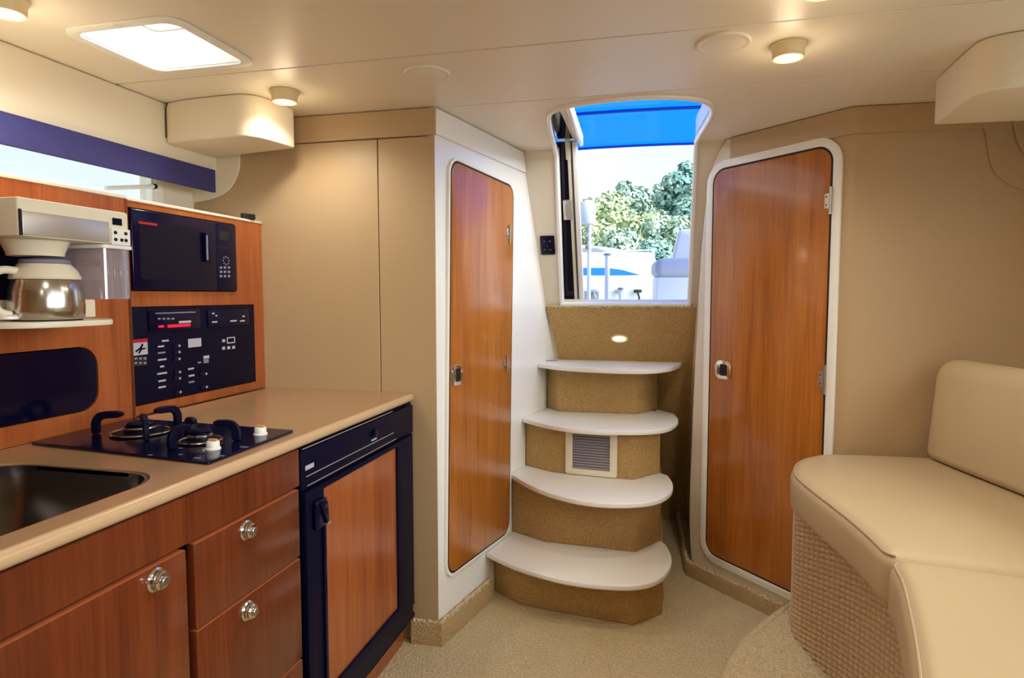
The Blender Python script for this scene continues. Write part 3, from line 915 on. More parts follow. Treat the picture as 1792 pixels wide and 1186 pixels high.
# ---- steel carafe standing on the warming plate
cf = thing('carafe', (CX, CY, 1.2476), 'brushed steel coffee carafe with a cream handle on the warming plate', 'carafe')
obj('body', lathe([(.0, .0), (.066, .0), (.0705, .006), (.0715, .030), (.070, .062), (.064, .086), (.056, .100), (.0, .100)], (CX, CY, 1.2476), n=40), 'steel', cf)
obj('collar', lathe([(.0585, .0985), (.0655, .088), (.067, .092), (.060, .108), (.048, .122), (.0, .123)], (CX, CY, 1.2476), n=36), 'cream_plastic', cf)
obj('lid', lathe([(.049, .123), (.046, .131), (.0, .134)], (CX, CY, 1.2476), n=28), 'mark_grey', cf)
hd_ = Vector((-.15, -1.0, 0)).normalized()
hp = [Vector((CX, CY, 1.2476)) + hd_ * r + Vector((0, 0, z)) for r, z in ((.055, .104), (.085, .108), (.103, .098), (.108, .070), (.106, .040), (.098, .018), (.075, .012))]
hp = [Vector(p) for p in smooth_open(hp, 2)]
hn = obj('handle', tube(hp, .0085, 10), 'cream_plastic', cf)
for k, z in enumerate((.040, .055, .070, .085)):
    q = Vector((CX, CY, 1.2476)) + hd_ * (.107 if k < 3 else .105) + Vector((0, 0, z))
    obj('grip_ridge', lathe([(.0098, -.002), (.0105, 0), (.0098, .002)], q, (0, 0, 1), 12), 'tan_plastic', hn)
obj('foot_tab', lathe([(.0, 0), (.018, .0), (.018, .006), (.012, .010), (0, .010)], Vector((CX, CY, 1.250)) + hd_ * .078, n=16), 'white_plastic', hn)
# ---- small black clip lying on the shelf
cl = obj('cable_clip', prism(Frame((-1.522, YB - .105, SH + .0045), (0.35, 1, 0), (-1, .35, 0)), rpoly(rect_pts(0, 0, .055, .018), .006, 4), 0, .020, (), .003, 2), 'rubber_black')
tag(cl, 'small black clip lying on the cabinet shelf by the bulkhead', 'clip')

# ================================================================== DOORS
def door(name, fr, corners, r, label, latch_px, hinge_px, frame_w, frame_mat, panel_mat, latch_side):
    d = thing(name, fr.pt((corners[0][0] + corners[1][0]) / 2, corners[0][1]), label, 'door', None, 'structure')
    cx = sum(c[0] for c in corners) / 4
    cz = sum(c[1] for c in corners) / 4
    def grow(g):
        w_ = abs(corners[1][0] - corners[0][0]) / 2
        h_ = abs(corners[2][1] - corners[1][1]) / 2
        return rpoly([(cx + (a - cx) * (1 + g / w_), cz + (b - cz) * (1 + g / h_)) for a, b in corners], r + g, 8)
    obj('door_frame', ring(fr, grow(frame_w + .008), grow(.008), 0, .012, .004, 2), frame_mat, d)
    obj('gasket', ring(fr, grow(.0075), grow(.0005), 0, .010, .001, 1), 'dark_gasket', d)
    leaf = obj('leaf', prism(fr, grow(0), .0, .0125, (), .0015, 2), panel_mat, d)
    a, b = fr.px(latch_px[0], latch_px[1], .014)
    lt = obj('latch', fbox(fr, a - .042, b - .040, a + .042, b + .040, .0125, .0185, .002, 2, .026), 'chrome', leaf)
    obj('finger_cup', fbox(fr, a - .016, b - .025, a + .022, b + .025, .0185, .0195, 0, 2, .008), 'rubber_black', lt)
    obj('latch_tab', fbox(fr, a - .038, b - .022, a - .020, b + .022, .0185, .024, .0015, 2), 'steel', lt)
    for hx, hy, hh in hinge_px:
        a, b = fr.px(hx, hy, .014)
        hg = obj('hinge', tube([fr.pt(a + .004, b - hh, .016), fr.pt(a + .004, b + hh, .016)], .0055, 10), 'steel_brushed', d)
        obj('hinge_leaf', fbox(fr, a - .020, b - hh * .55, a + .002, b + hh * .55, .0125, .0150, .0006, 1), 'steel', hg)
        for s in (-.3, .3):
            obj('screw', lathe([(.003, 0), (.0025, .001), (0, .001)], fr.pt(a - .013, b + hh * s, .0150), fr.n, 8), 'dark_gasket', hg)
    return d
cl_ = [fL.px(x, y) for x, y in ((781, 1005), (887, 927), (894, 329), (786, 281))]
door('door_1', fL, cl_, .05, 'narrow glossy cherry door in the white wall beside the steps', (799, 656), ((891, 409, .040), (886, 637, .040)), .012, 'gelcoat', 'cherry_door', -1)
cr_ = [fR.px(1240, 600), fR.px(1446, 600)]
ar0, ar1 = fR.px(1247, 600)[0], fR.px(1447, 600)[0]
door('door_2', fR, [(ar0, .148), (ar1 , .128), (ar1, 1.842), (ar0, 1.836)], .055, 'tall cherry door in the cream moulded wall near the sofa', (1266, 647), ((1452, 351, .050), (1441, 664, .055)), .032, 'gelcoat', 'cherry_door', -1)

# sliding smoked companionway door, pushed aside behind the opening
d3 = thing('door_3', fB.pt(-.47, zb(SILL), -.08), 'smoked acrylic sliding door pushed aside in the companionway', 'door', None, 'structure')
ax = lambda px, w=-.075: fB.px(px, 400, w)[0]
lf = obj('leaf', fbox(fB, ax(955), zb(SILL) - .01, ax(1000), zb(CE) + .02, -.079, -.071), 'smoked_glass', d3)
obj('inner_stile', fbox(fB, ax(1000), zb(SILL) - .01, ax(1005), zb(CE) + .02, -.082, -.060, .002, 1), 'gelcoat_warm', d3)
obj('dark_channel', fbox(fB, ax(1005), zb(SILL) - .01, ax(1009), zb(CE) + .02, -.082, -.074), 'boat_grey', d3)
obj('outer_stile', fbox(fB, ax(1009), zb(SILL) - .01, ax(1017), zb(CE) + .02, -.086, -.056, .003, 2), 'gelcoat', d3)
a0, b0, a1, b1 = fB.rect(986, 350, 1002, 384, -.06)
lt = obj('latch_case', fbox(fB, a0, b0, a1, b1, -.071, -.050, .003, 2), 'aluminium', d3)
obj('latch_slot', fbox(fB, a0 + .012, b0 + .02, a0 + .016, b1 - .02, -.050, -.0492), 'mark_grey', lt)
a0, b0, a1, b1 = fB.rect(989, 234, 998, 280, -.06)
obj('yellow_guide', fbox(fB, a0, b0, a1, b1, -.071, -.062, .002, 1), 'cream_plastic', d3)
hz = CE + .055
hat = thing('sliding_hatch', (-.42, 2.6, hz), 'smoked sliding hatch stowed above the companionway opening', 'hatch')
obj('smoked_panel', prism(W, [(-.452, 2.36), (-.405, 2.30), (-.405, 3.0), (-.50, 3.0)], hz, hz + .008), 'smoked_glass', hat)
obj('hatch_rail', prism(W, [(-.405, 2.28), (-.372, 2.255), (-.400, 3.0), (-.425, 3.0)], hz - .012, hz + .012, (), .003, 2), 'gelcoat_warm', hat)
obj('hatch_rail', prism(W, [(-.370, 2.255), (-.350, 2.245), (-.385, 3.0), (-.400, 3.0)], hz - .03, hz + .02, (), .003, 2), 'gelcoat', hat)

# switch plate beside the opening
a0, b0, a1, b1 = fB.rect(946, 412, 971, 445)
sp = thing('switch_plate', fB.pt((a0 + a1) / 2, b0, 0), 'small black switch plate beside the companionway opening', 'switch')
obj('plate', fbox(fB, a0, b0, a1, b1, .0005, .006, .0015, 2, .006), 'black_gloss', sp)
for i in range(2):
    for j in range(2):
        u_, v_ = a0 + (a1 - a0) * (.3 + .4 * i), b0 + (b1 - b0) * (.28 + .44 * j)
        k = obj('rocker', fbox(fB, u_ - .007, v_ - .012, u_ + .007, v_ + .012, .006, .009, .001, 1), 'black_satin', sp)
        obj('legend', fbox(fB, u_ - .004, v_ - .002, u_ + .004, v_ + .003, .009, .0094), 'mark_grey', k)
# courtesy light in the carpeted panel
a, b = fB.px(1084, 592, .016)
cy_ = thing('courtesy_light', fB.pt(a, b, .016), 'oval cream courtesy light in the carpeted panel above the treads', 'lamp')
ell = [(a + .045 * math.cos(t * math.pi / 14), b + .024 * math.sin(t * math.pi / 14)) for t in range(28)]
ell2 = [(a + .036 * math.cos(t * math.pi / 14), b + .017 * math.sin(t * math.pi / 14)) for t in range(28)]
obj('bezel', ring(fB, ell, ell2, .0162, .022, .002, 2), 'lamp_plastic', cy_)
obj('lens', prism(fB, ell2, .0162, .020), 'lens_soft', cy_)

# ================================================================== STEPS
TZ = {1: .205, 2: .480, 3: .718, 4: .962}
TH = .022
def T8(pts):
    return [(840 + a / 2.195, 580 + b / 2.195) for a, b in pts]
front = {1: T8([(130, 900), (300, 950), (450, 972), (600, 978), (690, 955), (735, 905), (738, 860), (715, 818)]),
         2: T8([(200, 595), (300, 630), (420, 655), (560, 662), (680, 650), (735, 620), (745, 585), (722, 552)]),
         3: T8([(260, 358), (380, 375), (500, 380), (640, 380), (720, 372), (755, 352), (765, 335), (745, 315)]),
         4: T8([(300, 133), (450, 142), (600, 147), (700, 143), (760, 130), (783, 113), (770, 104)])}
rise = {1: T8([(150, 1050), (590, 1130), (700, 1085)]), 2: T8([(250, 808), (595, 848), (692, 805)]),
        3: T8([(275, 540), (590, 570), (690, 545)]), 4: T8([(295, 305), (600, 318), (680, 300)])}
left_px = {1: (852, 966), 2: (890, 829), 3: (915, 731), 4: (936, 635)}
stp = thing('companionway_steps', (-.3, 2.8, 0), 'carpeted companionway steps with four rounded white treads', 'steps')
def wl_x(y):                                    # x of the white wall at depth y
    return L0.x + (y - L0.y) * fL.u.x / fL.u.y
RY = {}
for k in (1, 2, 3, 4):
    z = TZ[k]
    f = [xy(x, y, z) for x, y in front[k]]
    y0 = xy(left_px[k][0], left_px[k][1], z)[1]
    y0 = max(y0, f[0][1] + .06)
    back = {1: 2.95, 2: 3.12, 3: 3.26, 4: y_back(.962) - .003}[k]
    f = smooth_open([(wl_x(y0) + .002, y0)] + f, 2)
    xr = f[-1][0]
    if k < 4:
        rn = xy(*rise[k + 1][2], z)
        poly = f + [(rn[0] - .004, max(rn[1], f[-1][1]) + .02), (rn[0] - .004, back), (wl_x(back) + .002, back)]
    else:
        poly = f + [(xr, max(back, f[-1][1] + .005)), (wl_x(back) + .002, back)]
    tr_ = obj('tread', prism(W, poly, z - TH, z, (), .005, 3), 'white_plastic', stp)
    zl = 0.0 if k == 1 else TZ[k - 1]
    r = [xy(x, y, zl) for x, y in rise[k]]
    yl = r[0][1] + (.09 if k > 1 else .10)
    bk = {1: 3.25, 2: 3.28, 3: 3.30, 4: 3.325}[k]
    RY[k] = r
    poly = [(wl_x(yl) + .003, yl)] + r + [(r[-1][0], bk), (wl_x(bk) + .003, bk)]
    obj('riser', prism(W, poly, zl + .0005, z - TH - .0005, (), .006, 2), 'carpet_brown', stp)
# hinge strip at the back of the top tread
p = on_z(975, 619, TZ[4]); q = on_z(1000, 620, TZ[4])
obj('hinge_strip', box((p.x, 3.22, TZ[4]), (p.x + .07, 3.23, TZ[4] + .004)), 'mark_grey', stp)
# vent grille in the third riser
a3, b3 = RY[3][0], RY[3][1]
fV = Frame((a3[0], a3[1], 0), (b3[0] - a3[0], b3[1] - a3[1], 0))
vx0, vz0, vx1, vz1 = fV.rect(990, 752, 1080, 835, .006)
vz1 = min(vz1, TZ[3] - TH - .002)
vz0 = max(vz0, TZ[2] + .004)
vent = thing('vent_grille', fV.pt((vx0 + vx1) / 2, vz0, 0), 'square cream vent grille on the carpeted riser', 'vent')
ow = (vx1 - vx0)
obj('grille_frame', ring(fV, rpoly(rect_pts(vx0, vz0, vx1, vz1), .012, 4), rpoly(rect_pts(vx0 + ow * .135, vz0 + ow * .115, vx1 - ow * .135, vz1 - ow * .09), .002, 4), .0005, .013, .003, 2), 'cream_plastic', vent)
ix0, iz0, ix1, iz1 = vx0 + ow * .135, vz0 + ow * .115, vx1 - ow * .135, vz1 - ow * .09
obj('grille_back', fbox(fV, ix0 - .004, iz0 - .004, ix1 + .004, iz1 + .004, .0005, .0015), 'dark_gasket', vent)
NS = 13
for i in range(NS):
    z = iz0 + (iz1 - iz0) * (i + .5) / NS
    h = (iz1 - iz0) / NS
    fs = Frame(fV.pt(ix0, z, .0065), fV.u, fV.v * .8 + fV.n * -.6)
    obj('slat', fbox(fs, 0, -h * .42, ix1 - ix0, h * .42, -.0008, .0008), 'slat_grey', vent)

# ================================================================== CEILING FITTINGS
hatch = thing('skylight_hatch', ((SX0 + SX1) / 2, (SY0 + SY1) / 2, CE), 'bright frosted deck hatch set in the ceiling above the galley', 'skylight')
obj('hatch_frame', ring(W, rpoly(rect_pts(SX0 - .022, SY0 - .022, SX1 + .022, SY1 + .022), .05, 6), rpoly(rect_pts(SX0 + .004, SY0 + .004, SX1 - .004, SY1 - .004), .035, 6), CE - .007, CE - .0004, .003, 2), 'white_plastic', hatch)
obj('hatch_liner', ring(W, rpoly(rect_pts(SX0 + .0005, SY0 + .0005, SX1 - .0005, SY1 - .0005), .035, 6), rpoly(rect_pts(SX0 + .005, SY0 + .005, SX1 - .005, SY1 - .005), .032, 6), CE, CE + .075), 'white_plastic', hatch)
obj('hatch_pane', prism(W, rpoly(rect_pts(SX0 + .006, SY0 + .006, SX1 - .006, SY1 - .006), .03, 6), CE + .060, CE + .066), 'frosted_pane', hatch)
obj('pane_frame', ring(W, rpoly(rect_pts(SX0 + .10, SY0 + .006, SX1 - .008, SY1 - .12), .02, 4), rpoly(rect_pts(SX0 + .108, SY0 + .014, SX1 - .016, SY1 - .128), .02, 4), CE + .052, CE + .0595), 'white_plastic', hatch)
p = on_z(281, 42, CE + .02)
obj('hatch_latch', box((SX1 - .05, SY0 + .006, CE + .012), (SX1 - .02, SY0 + .03, CE + .022), .003, 2), 'rubber_black', hatch)
for px, py in ((201, 44), (372, 72)):
    q = on_z(px, py, CE - .007)
    obj('hinge_cap', lathe([(.009, 0), (.008, -.004), (0, -.005)], (q.x, q.y, CE - .007), (0, 0, 1), 14), 'white_plastic', hatch)

def puck(x, y, label, watts=1.0):
    t = thing('puck_light', (x, y, CE), label, 'lamp', 'round ceiling lights')
    obj('housing', lathe([(.0, 0), (.046, 0), (.047, .006), (.042, .014), (.040, .032), (.038, .036), (.031, .036), (.030, .032), (0, .032)], (x, y, CE - .0004), (0, 0, -1), 32), 'lamp_plastic', t)
    obj('lens', lathe([(.0295, .0325), (.0295, .0355), (.02, .0375), (0, .038)], (x, y, CE - .0004), (0, 0, -1), 24), 'lens_warm', t)
    ld = bpy.data.lights.new('puck_glow', 'SPOT')
    ld.energy = LAMP_W * watts
    ld.color = LAMP_COL
    ld.spot_size = math.radians(165)
    ld.spot_blend = .7
    ld.shadow_soft_size = .03
    lo = bpy.data.objects.new('puck_glow', ld)
    COL.objects.link(lo)
    lo.parent = t
    lo.location = (0, 0, -.048)
    hd = bpy.data.lights.new('puck_halo', 'POINT')       # light that the lens throws sideways
    hd.energy = LAMP_W * watts * .045
    hd.color = (1.0, .80, .52)
    hd.shadow_soft_size = .035
    ho = bpy.data.objects.new('puck_halo', hd)
    COL.objects.link(ho)
    ho.parent = t
    ho.location = (0, 0, -.085)
P1 = on_z(492, 160, CE); P3 = on_z(1380, 78, CE)
puck(P1.x + .012, P1.y, 'round ceiling light beside the speaker box over the galley', .8)
puck(-1.455, 1.165, 'round ceiling light near the skylight hatch')
puck(P3.x, P3.y, 'round ceiling light beside a flush ceiling disc')
puck(.31, 1.49, 'round ceiling light forward of the second ceiling seam')
puck(-.55, .45, 'added unseen round ceiling light above the galley aisle', .6)  # added with the next two, out of view, to brighten the cabin
puck(.62, .35, 'added unseen round ceiling light above the sofa', .6)
puck(-.1, -.55, 'added unseen round ceiling light near the forward bulkhead')
for px, py, lab in ((747, 127, 'flush round ceiling disc close to the galley bulkhead corner'), (1266, 73, 'flush round ceiling disc beside a round light')):
    q = on_z(px, py, CE)
    t = thing('ceiling_speaker', (q.x, q.y, CE), lab, 'speaker', 'flush ceiling discs')
    obj('bezel', lathe([(.062, 0), (.069, 0), (.069, .003), (.066, .007), (.062, .006)], (q.x, q.y, CE - .0003), (0, 0, -1), 40), 'ceiling_vinyl', t)
    obj('cover', lathe([(0, 0), (.0605, 0), (.0605, .004), (.055, .006), (0, .007)], (q.x, q.y, CE - .0003), (0, 0, -1), 40), 'ceiling_vinyl', t)

# moulded boxes under the ceiling
SB = 1.828
bl = [(LIN + .001, 1.905), (-1.60, 1.884), (-1.42, 1.876), (-1.375, 1.880), (-1.335, 1.905), (-1.318, 1.96), (-1.305, 2.075), (-1.55, 2.120), (LIN + .001, 2.142)]
so = thing('speaker_box', (-1.5, 2.0, SB), 'cream moulded speaker box under the ceiling above the galley window', 'speaker box', 'moulded boxes under the ceiling')
fr0 = smooth_open(bl[:7], 1)
obj('shell', prism(W, fr0 + bl[7:], SB, CE - .001, (), .007, 3), 'headliner', so)
obj('seam_line', tube([(LIN + .002, 1.9035, SB + .02), (LIN + .004, 1.9035, CE - .02), (LIN + .013, 1.9025, CE - .004)], .0025, 6), 'seam_dark', so)
br = [(.800, 2.262), (.783, 1.985), (.79, 1.945), (.82, 1.915), (.88, 1.90), (1.1, 1.895), (HULL_R - .03, 1.89)]
so = thing('speaker_box', (1.1, 2.1, SB), 'cream moulded speaker box under the ceiling above the sofa', 'speaker box', 'moulded boxes under the ceiling')
obj('shell', prism(W, smooth_open(br, 1) + [(HULL_R - .03, 2.30)], SB, CE - .001, (), .007, 3), 'headliner', so)

# ================================================================== SOFA
PZ = .165
plat_px = [(1262, 1210), (1268, 1180), (1277, 1156), (1300, 1122), (1340, 1086), (1383, 1056), (1410, 1040)]
pl = [xy(x, y, PZ - .01) for x, y in plat_px]
pl = smooth_open([(.10, .4), (.13, 1.2)] + pl, 2)
cr = fR.pt(aR - .10, 0, .033)
bm = prism(W, pl + [(cr.x, cr.y - .0), (.68, 2.49), (HULL_R - .002, 2.52), (HULL_R - .002, .4)], .0005, PZ, (), .035, 4)
struct('floor_platform', bm, 'carpet_floor', 'raised carpeted platform with a rounded edge under the sofa', 'platform')

sofa = thing('sofa', (.85, 1.6, PZ), 'curved cream leather sofa with a woven base and backrest', 'sofa')
ST = .735
edge1 = [(.560, 2.462), (.470, 2.380), (.420, 2.270), (.400, 2.165), (.404, 2.09), (.422, 1.96), (.444, 1.84), (.463, 1.71), (.474, 1.600), (.4775, 1.517)]
def even(pts, step):
    pts = [Vector(p) for p in pts]
    out, acc = [pts[0]], 0.0
    for p in pts[1:-1]:
        if (p - out[-1]).length >= step and (p - pts[-1]).length > step * .7:
            out.append(p)
    out.append(pts[-1])
    return [tuple(p) for p in out]
def open_ends(p, d):
    return [p[0]] + [q for q in p[1:-1] if math.dist(q, p[0]) > d and math.dist(q, p[-1]) > d] + [p[-1]]
e1 = open_ends(even(smooth_open(edge1, 3), .026), .085)
c1p = e1 + [(1.02, 1.441), (1.08, 2.50), (.68, 2.478)]
def rpoly_tail(p, n, r):
    return rpoly(p, [r if (i == 0 or i >= n - 1) else 0 for i in range(len(p))], 4)
q1 = obj('seat_cushion', add_pillow(new(), rpoly_tail(c1p, len(e1), .042), ST - .125, ST, .036), 'leather', sofa)
edge2 = [(.4765, 1.505), (.466, 1.40), (.440, 1.29), (.405, 1.15), (.367, 1.018), (.325, .88), (.29, .72), (.27, .52)]
e2 = open_ends(even(smooth_open(edge2, 3), .026), .085)
c2p = e2 + [(1.06, .52), (1.02, 1.430)]
q2 = obj('seat_cushion', add_pillow(new(), rpoly_tail(c2p, len(e2), .042), ST - .125, ST, .036), 'leather', sofa)
for q, pp, m_ in ((q1, rpoly_tail(c1p, len(e1), .042), len(e1) + 7), (q2, rpoly_tail(c2p, len(e2), .042), len(e2) + 4)):
    path = []
    for i in range(2, m_):
        a = Vector(pp[i - 1]); b = Vector(pp[i + 1])
        t = (b - a).normalized()
        n = Vector((-t.y, t.x))                  # into the cushion
        p = Vector(pp[i]) + n * .0095
        path.append((p.x, p.y, ST - .0090))
    obj('piping', tube(path, .0030, 8), 'piping', q)
# backrest: swept upright cushion
bp = [Vector(p) for p in smooth_open([(.880, 2.478), (.905, 2.33), (.935, 2.19), (.975, 2.03), (1.01, 1.75), (1.03, 1.40), (1.04, .9), (1.04, .54)], 2)]
BL = [0]
for a, b in zip(bp, bp[1:]):
    BL.append(BL[-1] + (b - a).length)
def bp_at(s_):
    for i in range(len(BL) - 1):
        if s_ <= BL[i + 1] or i == len(BL) - 2:
            f = (s_ - BL[i]) / (BL[i + 1] - BL[i])
            t = (bp[min(i + 2, len(bp) - 1)] - bp[max(i - 1, 0)]).normalized()
            return bp[i].lerp(bp[i + 1], f), Vector((-t.y, t.x))
bm = new()
RE = .055
stn = [(RE * (1 - math.cos(t * math.pi / 16)), RE * (1 - math.sin(t * math.pi / 16))) for t in range(9)]
stn += [(RE + (BL[-1] - 2 * RE) * t / 40, 0) for t in range(1, 40)]
stn += [(BL[-1] - a, b) for a, b in reversed(stn[:9])]
rows = []
z0_, z1_, hw = ST + .001, 1.082, .062
for s_, ins in stn:
    p, n = bp_at(s_)
    ins = min(ins, .053)
    sec = rpoly([(-hw + ins, z0_ + ins * .6), (hw - ins, z0_ + ins * .6), (hw - ins, z1_ - ins), (-hw + ins, z1_ - ins)], [.03, .03, .05, .05], 5)
    row = []
    for a, z in sec:
        f = (z - z0_) / (z1_ - z0_)
        bulge = .010 * math.sin(math.pi * f) * (-1 if a < 0 else 1)
        o_ = hw + a + .030 * f + bulge * (1 - ins / .055)
        row.append(bm.verts.new((p.x + n.x * o_, p.y + n.y * o_, z)))
    rows.append(row)
for A, B in zip(rows, rows[1:]):
    for k in range(len(A)):
        bm.faces.new((A[k], A[(k + 1) % len(A)], B[(k + 1) % len(A)], B[k]))
bm.faces.new(rows[0]); bm.faces.new(rows[-1])
obj('backrest', bm, 'leather', sofa)
# woven base
base_pl = smooth_open([(.452, 2.335), (.434, 2.265), (.431, 2.20), (.458, 2.10), (.492, 1.98), (.520, 1.84), (.535, 1.68), (.535, 1.50), (.515, 1.30), (.475, 1.10), (.43, .90), (.39, .70), (.37, .53)], 3)
bz0, bz1 = PZ + .001, ST - .127
obj('plinth', prism(W, [(x + .0095, y) for x, y in base_pl] + [(1.05, .53), (1.05, 2.44), (.62, 2.44)], bz0, bz1), 'weave_back', sofa)
P = [Vector(p) for p in base_pl]
L = [0]
for a, b in zip(P, P[1:]):
    L.append(L[-1] + (b - a).length)
def along(s):
    for i in range(len(L) - 1):
        if s <= L[i + 1] or i == len(L) - 2:
            f = (s - L[i]) / max(1e-9, L[i + 1] - L[i])
            p = P[i].lerp(P[i + 1], f)
            t = (P[i + 1] - P[i]).normalized()
            return p, Vector((t.y, -t.x))         # outwards, to the aisle
bm = new()
cw, ch = .031, .0165
su, sv = .0023, .0022
nu, nv = int(L[-1] / su), int((bz1 - bz0) / sv)
grid = []
for i in range(nu + 1):
    s = L[-1] * i / nu
    p, n = along(s)
    col_i = int(s / cw)
    fu = abs(math.sin(math.pi * s / cw))
    row = []
    for j in range(nv + 1):
        z = bz0 + (bz1 - bz0) * j / nv
        ph = math.pi * (z / ch + (.5 if col_i % 2 else 0))
        d = -.018 + .021 * (min(1, fu * 1.25) ** .7) * (.45 + .55 * abs(math.sin(ph)) ** .6)
        row.append(bm.verts.new((p.x + n.x * d, p.y + n.y * d, z)))
    grid.append(row)
for i in range(nu):
    for j in range(nv):
        bm.faces.new((grid[i][j], grid[i + 1][j], grid[i + 1][j + 1], grid[i][j + 1]))
wv = obj('woven_front', bm, 'weave', sofa, 60)
wv['kind'] = 'stuff'
obj('corner_edge', tube([(base_pl[0][0], base_pl[0][1], bz0), (base_pl[0][0], base_pl[0][1], bz1)], .008, 8), 'gelcoat_warm', sofa)
# ledge behind the sofa
struct('trim_6', box((1.19, .4, PZ + .001), (HULL_R - .001, 2.50, .90)), 'headliner', 'cream ledge between the backrest and the hull side', 'trim')

# ================================================================== OUTSIDE
def at(px, py, d):
    """point on the pixel's ray at forward distance d (metres from the camera along its axis)"""
    return EYEV + ray(px, py) * d
struct('water', box((-60, 3.9, -.62), (60, 30, -.60)), 'water_green', 'calm green harbour water behind the boat', 'water')
struct('ground', box((-80, 30, -.7), (80, 120, .3)), 'ground_green', 'wooded shore beyond the harbour', 'ground')
# our own cockpit
ck = struct('cockpit_sole', box((-1.6, 3.55, .86), (1.7, 6.0, .90)), 'deck_white', 'white cockpit floor outside the companionway', 'deck')
ck['kind'] = 'structure'
struct('trim_7', box((-.62, 3.27, SILL - .035), (.22, 3.56, SILL - .012), .006, 2), 'gelcoat', 'white step sill outside the companionway', 'trim')
struct('wall_cockpit_face', box((-1.7, 3.47, .90), (1.7, 3.50, SILL - .036)), 'gelcoat', 'white cockpit face below the companionway sill', 'wall')
# blue canvas bimini, arched across the boat
bm = new()
nx, rows = 24, []
zy = [(3.45, 2.365), (3.9, 2.405), (4.3, 2.405), (4.70, 2.378)]
for (y, z) in [(3.0, 2.27)] + zy:
    r_ = []
    for i in range(nx + 1):
        x = -2.0 + 4.0 * i / nx
        r_.append(bm.verts.new((x, y, z - .030 * (x + .35) ** 2)))
    rows.append(r_)
for A, B in zip(rows, rows[1:]):
    for i in range(nx):
        bm.faces.new((A[i], A[i + 1], B[i + 1], B[i]))
bi = thing('bimini', (0, 4.0, .90), 'bright blue canvas bimini over the cockpit', 'canopy')
obj('canopy_cloth', bm, 'blue_canvas', bi)
for y, z, r_ in ((3.9, 2.394, .010), (4.70, 2.370, .009)):
    obj('bow_tube', tube([(-2.0 + 4.0 * i / 16, y, z - .030 * (-2.0 + 4.0 * i / 16 + .35) ** 2) for i in range(17)] , r_, 8), 'bow_blue', bi)
for x in (-1.95, 1.95):
    for y, z in ((3.9, 2.394), (4.70, 2.370)):
        obj('bow_leg', tube([(x, y, z - .030 * (x + .35) ** 2), (x, 4.3, .90)], .012, 8), 'aluminium', bi)

# helm seat at the side of the cockpit
hs = thing('helm_seat', at(1190, 520, 4.5) * 1.0, 'white helm seat with a rounded grey cushion in the cockpit', 'seat')
hs.location.z = .90; OFF[hs.name].z = .90
c = at(1200, 466, 4.5)
fh = Frame((c.x, c.y, 0), (1, .10, 0))
def zpx(py, d): return at(1150, py, d).z
x0 = (at(1147, 466, 4.5) - c).dot(fh.u)
obj('seat_box', fbox(fh, x0 + .015, .90, .42, zpx(484, 4.5), -.40, 0, .012, 2), 'deck_white', hs)
cu = fbox(fh, x0, zpx(485, 4.5), .44, zpx(451, 4.5), -.42, .03, .055, 5)
obj('seat_cushion', cu, 'seat_grey', hs)
obj('backrest', prism(fh, rpoly([((at(1184, 466, 4.5) - c).dot(fh.u), zpx(455, 4.5)), (.44, zpx(455, 4.5)), (.44, zpx(385, 4.5)), ((at(1197, 466, 4.5) - c).dot(fh.u), zpx(394, 4.5))], .03, 4), -.42, -.30, (), .02, 3), 'deck_white', hs)
# white posts of the cockpit rail
def post(px, py0, d, r, label, cap=True):
    p = at(px, py0, d)
    t = thing('rail_post', (p.x, p.y, .90), label, 'post')
    obj('tube', tube([(p.x, p.y, .90), (p.x, p.y, p.z)], r, 12), 'deck_white', t)
    if cap:
        obj('cap', lathe([(r * 1.5, 0), (r * 1.6, .012), (r, .02), (0, .021)], (p.x, p.y, p.z), n=14), 'boat_grey', t)
post(1063, 447, 5.1, .020, 'tall white post with a grey cap in front of the moored boat')
post(1086, 507, 5.2, .016, 'short white post low in front of the moored boat')
# white locker seat with rounded top beside the door
p = at(1031, 440, 5.3)
cs = thing('deck_pole', (p.x, p.y, .90), 'white pole with a rounded covered head beside the sliding door', 'pole')
zt, zm, zl_ = at(1031, 350, 5.3).z, at(1031, 392, 5.3).z, at(1031, 440, 5.3).z
obj('head', lathe([(.0, zm - .01), (.05, zm), (.062, zm + .03), (.065, zt - .05), (.05, zt - .015), (0, zt)], (p.x - .01, p.y, 0), n=24), 'deck_white', cs)
obj('pole', tube([(p.x, p.y, .90), (p.x, p.y, zm)], .016, 10), 'deck_white', cs)
for k in range(3):
    zz = zm - .03 - k * .075
    obj('clip', lathe([(.020, 0), (.020, .03)], (p.x - .012, p.y - .01, zz - .03), n=10), 'boat_grey', cs)

# moored white boat behind
D = 8.2
bo = at(1080, 520, D)
fo = Frame((bo.x, bo.y, 0), (1, .12, 0))
def bp_(px, py):
    q = on_plane(px, py, fo.o, fo.n) - fo.o
    return (q.dot(fo.u), q.dot(fo.v))
mb = thing('moored_boat', (bo.x, bo.y, -.6), 'white motorboat with a tapering blue stripe moored behind the cockpit', 'boat')
xr = bp_(1145, 480)[0]
xl = xr - 5.2
def zo(py): return bp_(1080, py)[1]
